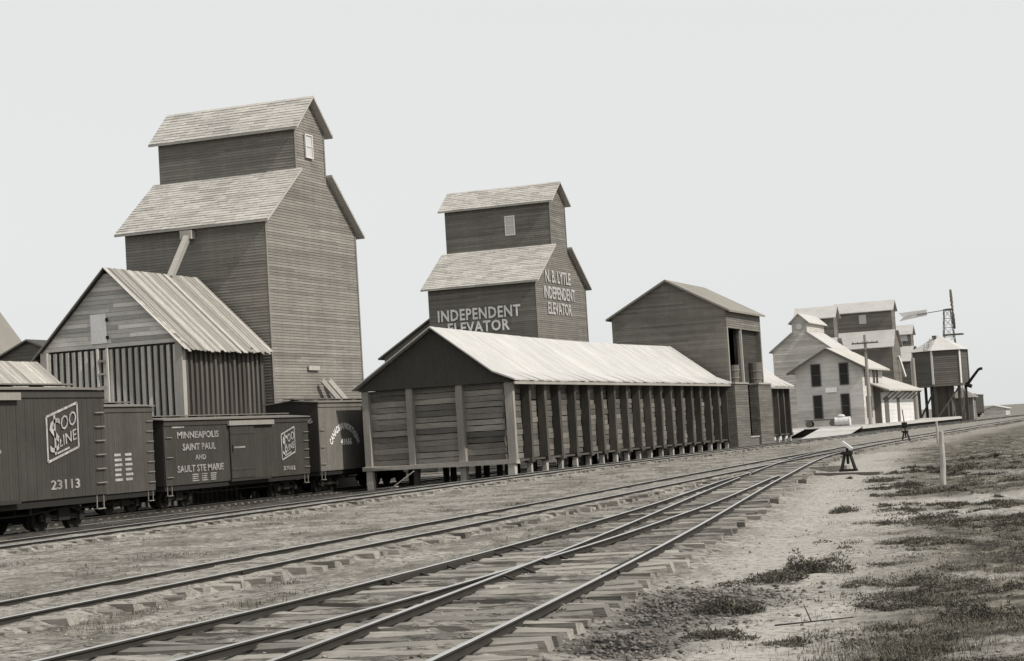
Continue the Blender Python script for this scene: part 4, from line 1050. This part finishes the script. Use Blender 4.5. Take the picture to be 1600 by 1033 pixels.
# water tank
def tank():
    cx_, cy_, zb = -35.55, 258.0, 0.0; R = 3.75
    s = thing('water_tank', (cx_, cy_, zb), 'dark six-sided railway water tank on timber legs with pale conical roof', 'water tank')
    hx = lambda r, z, a0=.0: [(cx_+r*math.sin(a0+k*math.pi/3), cy_-r*math.cos(a0+k*math.pi/3), z) for k in range(6)]
    a0 = math.radians(-9)
    b = MB(); lo, hi = hx(R, 5.1, a0), hx(R, 9.75, a0); n = 16
    for k in range(6):
        for j in range(n):
            z0, z1 = 5.1+4.65*j/n, 5.1+4.65*(j+1)/n-.03
            p, q = Vector(lo[k]), Vector(lo[(k+1) % 6]); tn = random.uniform(.85, 1.15); o_ = (p+q)/2 - Vector((cx_, cy_, 5.1)); o_ = o_.normalized()*.03
            b.add([(p.x+o_.x, p.y+o_.y, z0), (q.x+o_.x, q.y+o_.y, z0), (q.x, q.y, z1), (p.x, p.y, z1)], [(0,1,2,3)], tn)
    b.add(hx(R-.02, 5.1, a0)+hx(R-.02, 9.75, a0), [(k, (k+1) % 6, 6+(k+1) % 6, 6+k) for k in range(6)]+[(5,4,3,2,1,0)], .7); b.build('housing', M['tank'], s)
    for k in range(6):
        c_ = MB(); p = Vector(lo[k]); d = (p-Vector((cx_, cy_, 5.1))).normalized()*.05; c_.beam((p.x+d.x, p.y+d.y, 5.05), (p.x+d.x, p.y+d.y, 9.72), .26, .12, upv=(d.x, d.y, 0)); c_.build('corner_board', M['white'] if k in (0, 1, 5) else M['tank'], s)
    r = MB(); e = hx(R+.45, 9.62, a0); r.add(e+[(cx_, cy_, 11.85)], [(k, (k+1) % 6, 6) for k in range(6)]+[(5,4,3,2,1,0)]); r.build('roof', M['pale_roof'], s)
    h = MB(); h.box((cx_-.75, cy_-1.0, 11.0), (cx_-.2, cy_-.6, 11.75)); h.build('roof_hatch', M['trim'], s)
    f = MB(); f.add(hx(R+.1, 4.75, a0)+hx(R+.1, 5.06, a0), [(k, (k+1) % 6, 6+(k+1) % 6, 6+k) for k in range(6)]+[(5,4,3,2,1,0),(6,7,8,9,10,11)]); f.build('tank_floor', M['tank'], s)
    for k in range(6):
        l = MB(); p = hx(R-.5, 0, a0)[k]; l.beam((p[0], p[1], -.2), (p[0], p[1], 4.75), .36, .36); l.build('leg', M['post_dark'], s)
    for dx in (-1.2, 1.2):
        l = MB(); l.beam((cx_+dx, cy_-1.6, -.2), (cx_+dx, cy_-1.6, 4.75), .36, .36); l.build('leg', M['post_dark'], s)
    for k in (5, 0, 1):
        l = MB(); p, q = hx(R-.5, 0.4, a0)[k], hx(R-.5, 4.5, a0)[(k+1) % 6]; l.beam(p, q, .14, .2); l.build('brace', M['post_dark'], s)
    fb = MB(); fb.cyl((cx_+.1, cy_, -.2), (cx_+.1, cy_, 4.76), 1.5, n=14); fb.build('frost_box', M['tank'], s)
    sp = MB(); sp.cyl((cx_+R-.5, cy_-.4, 4.55), (-30.4, cy_-.9, 6.75), .22, .17, 10); sp.build('spout', M['iron'], s)
    sh = MB(); sh.cyl((cx_+R-.6, cy_-.4, 4.9), (cx_+R+.3, cy_-.4, 4.5), .28, n=10); sh.cyl((-30.4, cy_-.9, 6.75), (-29.9, cy_-.95, 6.85), .2, .2, 10); sh.build('spout_elbow', M['iron'], s)
    ld = MB()
    for x in (-.2, .2): ld.beam((cx_-1.3+x, cy_-R*.87-.3, 9.7), (cx_-.75+x, cy_-1.2, 11.5), .05, .05)
    lo_ = ld.build('roof_ladder', M['post'], s)
    for k in range(5):
        q = MB(); t = k/5; q.box((cx_-1.5+.55*t, cy_-R*.87-.3+(R*.87-.9)*t-.03, 9.72+1.8*t), (cx_-1.1+.55*t, cy_-R*.87-.3+(R*.87-.9)*t+.03, 9.77+1.8*t)); q.build('rung', M['post'], lo_)
tank()

# windmill
def windmill():
    x, y, zt = -35.7, 270.0, 15.9
    s = thing('windmill', (x, y, 0), 'steel windmill with edge-on wheel and long tail vane above the water tank', 'windmill')
    t = MB(); w0, w1 = 1.6, .45
    cs = [(-1,-1),(1,-1),(1,1),(-1,1)]
    for a, b_ in cs: t.beam((x+a*w0, y+b_*w0, 0), (x+a*w1, y+b_*w1, zt), .09, .09)
    for k in range(12):
        z0, z1 = zt*k/12, zt*(k+1)/12; r0_, r1_ = w0+(w1-w0)*k/12, w0+(w1-w0)*(k+1)/12
        for i in range(4):
            a, b_ = cs[i], cs[(i+1) % 4]
            t.beam((x+a[0]*r0_, y+a[1]*r0_, z0), (x+b_[0]*r1_, y+b_[1]*r1_, z1), .035, .035); t.beam((x+b_[0]*r0_, y+b_[1]*r0_, z0), (x+a[0]*r1_, y+a[1]*r1_, z1), .035, .035); t.beam((x+a[0]*r1_, y+a[1]*r1_, z1), (x+b_[0]*r1_, y+b_[1]*r1_, z1), .035, .035)
    t.build('tower', M['trim'], s)
    p = MB(); p.box((x-.7, y-.9, 12.1), (x+2.0, y+.9, 12.3)); p.build('platform', M['trim'], s)
    hub = Vector((x+.75, y, 15.85)); ax = Vector((1, .09, .035)).normalized(); a1 = ax.cross(Vector((0,0,1))).normalized(); a2 = a1.cross(ax)
    h = MB(); h.cyl(hub-ax*1.0, hub+ax*.15, .16, n=10); h.build('hub', M['trim'], s)
    for k in range(24):
        th = 2*math.pi*k/24; d = a1*math.cos(th)+a2*math.sin(th); tt = d.cross(ax)
        b = MB(); e0, e1 = hub+d*.8, hub+d*2.85; tw = (tt*.9+ax*.55).normalized()
        b.prism([e0-tw*.07, e0+tw*.07, e1+tw*.24, e1-tw*.24], ax*.03); b.build('blade', M['trim'], s)
    for rad in (1.1, 2.3):
        rm = MB()
        for k in range(24):
            t0, t1 = 2*math.pi*k/24, 2*math.pi*(k+1)/24; rm.beam(hub+(a1*math.cos(t0)+a2*math.sin(t0))*rad, hub+(a1*math.cos(t1)+a2*math.sin(t1))*rad, .05, .05)
        rm.build('rim', M['trim'], s)
    v = MB(); v.beam(hub-ax*.8, hub-ax*5.0+Vector((0,0,-.25)), .1, .1); v.build('tail_boom', M['trim'], s)
    v = MB(); e = hub-ax*3.6; q = hub-ax*7.6; v.prism([e+Vector((0,0,.35)), q+Vector((0,0,.25)), q+Vector((.6,0,-.45)), q+Vector((0,0,-.95)), e+Vector((0,0,-.5))], (0, .05, 0)); v.build('tail_vane', M['white'], s)
windmill()

# pump house, pile, distant pieces
def pump_house():
    x0, x1, y0, y1 = -36.6, -33.3, 272, 275.5
    s = thing('pump_house', (-35, 272, 0), 'small hip-roofed pump house to the right under the water tank spout', 'pump house')
    b = MB(); b.box((x0, y0, -.2), (x1, y1, 3.2)); lap(b, (0, y0-.002, 0), (1,0,0), (0,-1,0), 0, 3.2, lambda z: (x0, x1), .2); lap(b, (x1+.002, 0, 0), (0,1,0), (1,0,0), 0, 3.2, lambda z: (y0, y1), .2); b.build('wall', M['siding_far'], s)
    r = MB(); xm, ym = (x0+x1)/2, (y0+y1)/2; r.add([(x0-.5,y0-.5,3.1),(x1+.5,y0-.5,3.1),(x1+.5,y1+.5,3.1),(x0-.5,y1+.5,3.1),(xm,ym,4.6)], [(0,1,4),(1,2,4),(2,3,4),(3,0,4),(3,2,1,0)]); r.build('roof', M['roof_dark'], s)
    w = MB(); w.box((x1+.02, y0+.0, 0), (x1+.14, y0+.14, 3.1)); w.build('corner_board', M['white'], s)
    d = MB(); d.box((x0+1.0, y0-.05, 0), (x0+1.9, y0-.03, 2.1)); d.build('door', M['trim'], s)
pump_house()
simple_gable('far_shed', 'pale far shed beyond the lone boxcar near the horizon', 'shed', -40.5, -36.5, 345, 352, -.1, 1.1, 1.6, M['siding_pale'], M['pale_roof'])

# switch stands
def stand(loc, label, h=.75, target=None, mast=None, beam=None):
    x, y, z = loc
    s = thing('switch_stand', loc, label, 'switch stand')
    b = MB(); b.box((x-.30, y-.14, z-.02), (x+.30, y+.14, z+.06)); b.build('base_plate', M['iron'], s)
    for a in (-1, 1):
        for q in (-1, 1):
            b = MB(); b.beam((x+a*.24, y+q*.11, z+.04), (x+a*.10, y+q*.06, z+h*.72), .075, .06); b.build('leg', M['iron'], s)
    b = MB(); b.box((x-.17, y-.12, z+h*.70), (x+.17, y+.12, z+h*.86)); b.cyl((x, y, z+h*.3), (x, y, z+h), .05, n=10); b.cyl((x-.24, y-.05, z+h*.78), (x+.02, y-.05, z+h*.82), .04, n=8); b.build('crank_head', M['iron'], s)
    if target:
        b = MB(); b.beam((x-.16, y, z+h+.22), (x+.17, y, z+h-.05), .16, .09); b.build('lever', M['white'], s)
    if mast:
        b = MB(); b.cyl((x, y, z+h), (x-.1, y, z+mast), .03, n=8); b.build('mast', M['iron'], s)
        b = MB(); b.box((x-.2, y-.02, z+h*1.05), (x+.14, y+.02, z+h*1.5)); b.build('target', M['iron'], s)
    return s
stand((-12.08, 63.4, -.15), 'dark four-legged switch stand with a white lever, beside the merging tracks', .78, True)
stand((-18.35, 115.6, -.14), 'small dark switch stand with thin mast, farther along by the merged track', .8, None, 2.0)
stand((-30.6+3.0, 329, -.1), 'tiny dark switch stand far off near the horizon', 1.5, None, 1.9)
h = thing('headblock_timber', (-12.3, 62.3, -.12), 'long dark timber lying at the foot of the nearer switch stand', 'timber')
b = MB(); b.beam((-13.9, 62.5, -.20), (-10.6, 61.3, -.24), .26, .15); b.build('timber_body', M['barrel'], h)
h = thing('short_timber', (-13.0, 65.5, -.1), 'short pale timber lying left of the nearer switch stand', 'timber')
b = MB(); b.beam((-13.9, 66.0, -.12), (-12.5, 65.6, -.12), .25, .2); b.build('timber_body', M['tie'], h)
# fence posts
def fpost(x, y, h, label, lean=.05):
    z = gzf(x, y); p = thing('fence_post', (x, y, z), label, 'fence post'); b = MB(); r = random.Random(int(x*100))
    px, py = x, y; n = 5
    for k in range(n):
        nx, ny = x+lean*(k+1)/n+r.uniform(-.012, .012), y+r.uniform(-.01, .01); b.cyl((px, py, z-.15+(h+.15)*k/n), (nx, ny, z-.15+(h+.15)*(k+1)/n), .085-.004*k, .081-.004*k, 9); px, py = nx, ny
    b.build('shaft', M['leg'], p)
fpost(-7.0, 49.7, 1.42, 'leaning weathered fence post in the grass, the nearer of the two')
fpost(-15.95, 112.3, 1.3, 'smaller fence post behind the leaning one, close to the merged track', 0)

# debris on the ground
h = thing('dead_stick', (-3.9, 18.15, -.25), 'dead forked stick on the bare sand at lower right', 'stick')
z = gzf(-3.9, 18.15)
b = MB(); b.cyl((-4.25, 17.95, z+.03), (-3.55, 18.35, z+.05), .009, .006, 6); b.cyl((-3.93, 18.15, z+.04), (-4.0, 18.18, z+.2), .007, .005, 6); b.build('branch', M['iron'], h)

# ------------------------------------------------------------------ ground cover
def blades_mesh(name, P, H, Wd, m, lean=.5):
    n = len(P); a = rng.uniform(0, 2*np.pi, n); d = np.stack([np.cos(a), np.sin(a), np.zeros(n)], 1); e = np.stack([-np.sin(a), np.cos(a), np.zeros(n)], 1)
    ln = rng.uniform(.1, 1, n)*lean
    p0 = P - e*Wd[:, None]; p1 = P + e*Wd[:, None]; mid = P + d*(H*ln*.35)[:, None]; mid[:, 2] += H*.6
    tip = P + d*(H*ln)[:, None]; tip[:, 2] += H*rng.uniform(.75, 1.05, n)
    m0 = mid - e*(Wd*.7)[:, None]; m1 = mid + e*(Wd*.7)[:, None]
    v = np.stack([p0, p1, m1, m0, tip], 1).reshape(-1, 3); i = np.arange(n)*5
    q = np.stack([i, i+1, i+2, i+3], 1); t = np.stack([i+3, i+2, i+4], 1)
    me = bpy.data.meshes.new(name); me.vertices.add(len(v)); me.vertices.foreach_set('co', v.ravel().astype(np.float32))
    me.loops.add(n*7); me.loops.foreach_set('vertex_index', np.concatenate([q.ravel(), t.ravel()]).astype(np.int32))
    me.polygons.add(2*n); me.polygons.foreach_set('loop_start', np.concatenate([np.arange(n)*4, 4*n+np.arange(n)*3]).astype(np.int32)); me.update(calc_edges=True)
    tn = rng.uniform(.55, 1.5, n); at = me.attributes.new('tone', 'FLOAT', 'FACE'); at.data.foreach_set('value', np.concatenate([tn, tn]).astype(np.float32))
    me.materials.append(m); return me
def sample(n, amin=-17.5, amax=17.5, r0=13, r1=120):
    A = np.radians(rng.uniform(amin, amax, n)) - yaw; u = rng.uniform(0, 1, n); R = 1/(1/r0 + u*(1/r1-1/r0)); R = np.where(rng.uniform(0, 1, n) < .5, R, np.exp(np.log(r0)+rng.uniform(0, 1, n)*np.log(r1/r0)))
    return R*np.sin(A), R*np.cos(A)
# tufts
X, Y = sample(90000); gr, sa, ci = masks(X, Y); keep = rng.uniform(0, 1, len(X)) < gr*.5; X, Y = X[keep], Y[keep]
clump = sstep(.45, .68, fbm(X, Y, .55, 3, 91))
nb = (3 + 14*clump*rng.uniform(.2, 1, len(X))).astype(int); idx = np.repeat(np.arange(len(X)), nb)
rad = .05 + .10*clump[idx]; ox, oy = rng.normal(0, 1, len(idx))*rad, rng.normal(0, 1, len(idx))*rad
PX, PY = X[idx]+ox, Y[idx]+oy; PZ = ground_z(PX, PY)
Hh = (.012 + .055*clump[idx]**1.5)*rng.uniform(.4, 1.5, len(idx)); dist = np.hypot(PX, PY)
o = bpy.data.objects.new('grass', blades_mesh('grass', np.stack([PX, PY, PZ-.006], 1), Hh, np.maximum(.003, dist*.00014), M['grass'], 1.6)); COL.objects.link(o)
tag(o, 'dry grass tufts growing over the sandy ground right of the tracks', 'grass', kind='stuff')
print('grass blades', len(idx))
# ragged low weeds that nobody could count
X, Y = sample(30000, r0=13, r1=75); gr, sa, ci = masks(X, Y); pt = sstep(.46, .62, fbm(X, Y, 1.7, 3, 131)); keep = rng.uniform(0, 1, len(X)) < np.maximum(gr*(.06 + .6*pt), 0)*(X - cC(Y) > 1.8); X, Y = X[keep], Y[keep]; pt = pt[keep]
nl = (30 + 130*pt*rng.uniform(.3, 1, len(X))).astype(int); idx = np.repeat(np.arange(len(X)), nl); n = len(idx)
rr_ = (.07 + .20*rng.uniform(0, 1, len(X))**2)[idx]; hh_ = (.02 + .07*rng.uniform(0, 1, len(X))**2)[idx]; a = rng.uniform(0, 2*np.pi, n); q = np.sqrt(rng.uniform(0, 1, n))
PX, PY = X[idx] + 1.5*rr_*q*np.cos(a), Y[idx] + rr_*q*np.sin(a); P = np.stack([PX, PY, ground_z(PX, PY) + hh_*(1-.8*q*q)*rng.uniform(0, 1, n)], 1)
d1 = rng.normal(0, 1, (n, 3)); d1[:, 2] = np.abs(d1[:, 2])*.8; d1 /= np.linalg.norm(d1, axis=1)[:, None]
d2 = np.cross(d1, rng.normal(0, 1, (n, 3))); d2 /= np.linalg.norm(d2, axis=1)[:, None]; ds = np.clip(np.hypot(PX, PY)/25, 1, 3)[:, None]
L = rng.uniform(.015, .055, n)[:, None]*ds; w = rng.uniform(.003, .010, n)[:, None]*ds
v = np.stack([P - d2*w, P + d2*w, P + d1*L], 1).reshape(-1, 3)
me = bpy.data.meshes.new('ground_weeds'); me.vertices.add(3*n); me.vertices.foreach_set('co', v.ravel().astype(np.float32)); me.loops.add(3*n); me.loops.foreach_set('vertex_index', np.arange(3*n, dtype=np.int32))
me.polygons.add(n); me.polygons.foreach_set('loop_start', (np.arange(n)*3).astype(np.int32)); me.update(calc_edges=True)
at = me.attributes.new('tone', 'FLOAT', 'FACE'); at.data.foreach_set('value', rng.uniform(.5, 1.9, n).astype(np.float32)); me.materials.append(M['weed'])
o = bpy.data.objects.new('ground_weeds', me); COL.objects.link(o); tag(o, 'ragged low dark weeds spread through the grass at right', 'weeds', kind='stuff')
print('weed leaves', n)
# individual weeds
def weed(x, y, r, h, label, group=None, n=420):
    """bushy clump: many small leaves through a low uneven dome, plus stems"""
    z = gzf(x, y); n = int(n*2.6); m_ = 7
    lx, ly = rng.normal(0, .42*r, m_), rng.normal(0, .42*r, m_); lr = r*rng.uniform(.22, .6, m_); lh = h*rng.uniform(.3, 1.0, m_); lh[0] = h; lx[0] = ly[0] = 0
    k = rng.integers(0, m_, n); a = rng.uniform(0, 2*np.pi, n); q = np.sqrt(rng.uniform(0, 1, n))
    P = np.stack([lx[k] + lr[k]*q*np.cos(a), ly[k] + lr[k]*q*np.sin(a), lh[k]*(1 - .8*q**2)*rng.uniform(0, 1.05, n)**.8], 1)
    d1 = rng.normal(0, 1, (n, 3)); d1[:, 2] = np.abs(d1[:, 2])*.9; d1 /= np.linalg.norm(d1, axis=1)[:, None]
    d2 = np.cross(d1, rng.normal(0, 1, (n, 3))); d2 /= np.linalg.norm(d2, axis=1)[:, None]
    L = rng.uniform(.02, .075, n)[:, None]; w = rng.uniform(.004, .012, n)[:, None]
    v = np.stack([P - d2*w, P + d2*w, P + d1*L + d2*w*.3], 1).reshape(-1, 3)
    me = bpy.data.meshes.new('weed_clump'); me.from_pydata(v.tolist(), [], np.arange(3*n).reshape(-1, 3).tolist())
    at = me.attributes.new('tone', 'FLOAT', 'FACE'); at.data.foreach_set('value', rng.uniform(.5, 1.7, n).astype(np.float32)); me.materials.append(M['weed'])
    o = bpy.data.objects.new('weed_clump', me); o.location = (x, y, z); COL.objects.link(o)
    tag(o, label, 'weed', group)
weed(-5.4, 24.3, .55, .34, 'largest dark bushy weed, on the sand right of the long ties', n=1100)
weed(-5.3, 23.0, .6, .14, 'low dark weed just in front of the largest bushy weed', n=700)
weed(-4.95, 19.1, .5, .15, 'dark weed patch at the right edge of the cinder heap', n=700)
weed(-4.55, 17.1, .3, .08, 'small flat weed on bare sand left of the dead stick', n=300)
for x, y, r, h, lb_ in ((-7.9, 50.6, .5, .2, 'weed clump close behind the foot of the leaning fence post'), (-5.9, 48.0, .7, .22, 'weed clump in front of the leaning fence post, to its right'),
        (-9.6, 54.5, .6, .2, 'weed clump between the switch stand timber and the leaning fence post'), (-7.5, 38.5, .55, .16, 'flat weed clump on the left end of the pale sand patch'),
        (-5.2, 35.0, .6, .2, 'dark weed clump at the near side of the pale sand patch'), (-2.4, 26.5, .55, .2, 'weed clump in the grass well right of the largest bushy weed'),
        (-2.3, 18.2, .4, .2, 'weed clump in the grass just right of the dead stick'), (-1.0, 22.5, .5, .22, 'weed clump at the right edge of the view, behind the dead stick')):
    weed(x, y, r, h, lb_, 'weed clumps in the grass', n=420)
# loose stones: cinder heap by the ties, pebbles elsewhere
def stones(name, n, pick, smin, smax, m, label):
    X, Y = pick(n); n = len(X); Z = ground_z(X, Y); s = smin*(smax/smin)**(rng.uniform(0, 1, n)**2.2)
    base = np.array([(1,0,0),(-1,0,0),(0,1,0),(0,-1,0),(0,0,1),(0,0,-1)], float); F = np.array([(0,2,4),(2,1,4),(1,3,4),(3,0,4),(2,0,5),(1,2,5),(3,1,5),(0,3,5)])
    a = rng.uniform(0, 6.28, n); ca, sa_ = np.cos(a), np.sin(a); V = base[None]*rng.uniform(.6, 1.3, (n, 6, 1)) + rng.normal(0, .18, (n, 6, 3)); V = V*s[:, None, None]*np.array([1, .8, .55])
    x = V[..., 0]*ca[:, None]-V[..., 1]*sa_[:, None]; y = V[..., 0]*sa_[:, None]+V[..., 1]*ca[:, None]
    v = np.stack([x+X[:, None], y+Y[:, None], V[..., 2]+Z[:, None]+s[:, None]*.2], -1).reshape(-1, 3); f = (F[None]+(np.arange(n)*6)[:, None, None]).reshape(-1, 3)
    me = bpy.data.meshes.new(name); me.vertices.add(len(v)); me.vertices.foreach_set('co', v.ravel().astype(np.float32)); me.loops.add(f.size); me.loops.foreach_set('vertex_index', f.ravel().astype(np.int32))
    me.polygons.add(len(f)); me.polygons.foreach_set('loop_start', (np.arange(len(f))*3).astype(np.int32)); me.update(calc_edges=True)
    at = me.attributes.new('tone', 'FLOAT', 'FACE'); at.data.foreach_set('value', np.repeat(rng.uniform(.5, 1.6, n), 8).astype(np.float32)); me.materials.append(m)
    o = bpy.data.objects.new(name, me); COL.objects.link(o); tag(o, label, name.replace('_', ' '), kind='stuff')
def pick_c(n):
    X = rng.uniform(-7, -1.5, n); Y = rng.uniform(13.5, 25, n); _, _, ci = masks(X, Y); k = rng.uniform(0, 1, n) < ci*(X > -20); return X[k], Y[k]
stones('cinders', 36000, pick_c, .008, .05, M['cinder'], 'heap of dark cinders and broken stone beside the nearest tie ends')
def pick_p(n):
    X, Y = sample(n, r1=70); k = (X - cC(Y) > -40); return X[k], Y[k]
stones('pebbles', 9000, pick_p, .006, .035, M['stone'], 'small stones scattered over the bare yard ground')
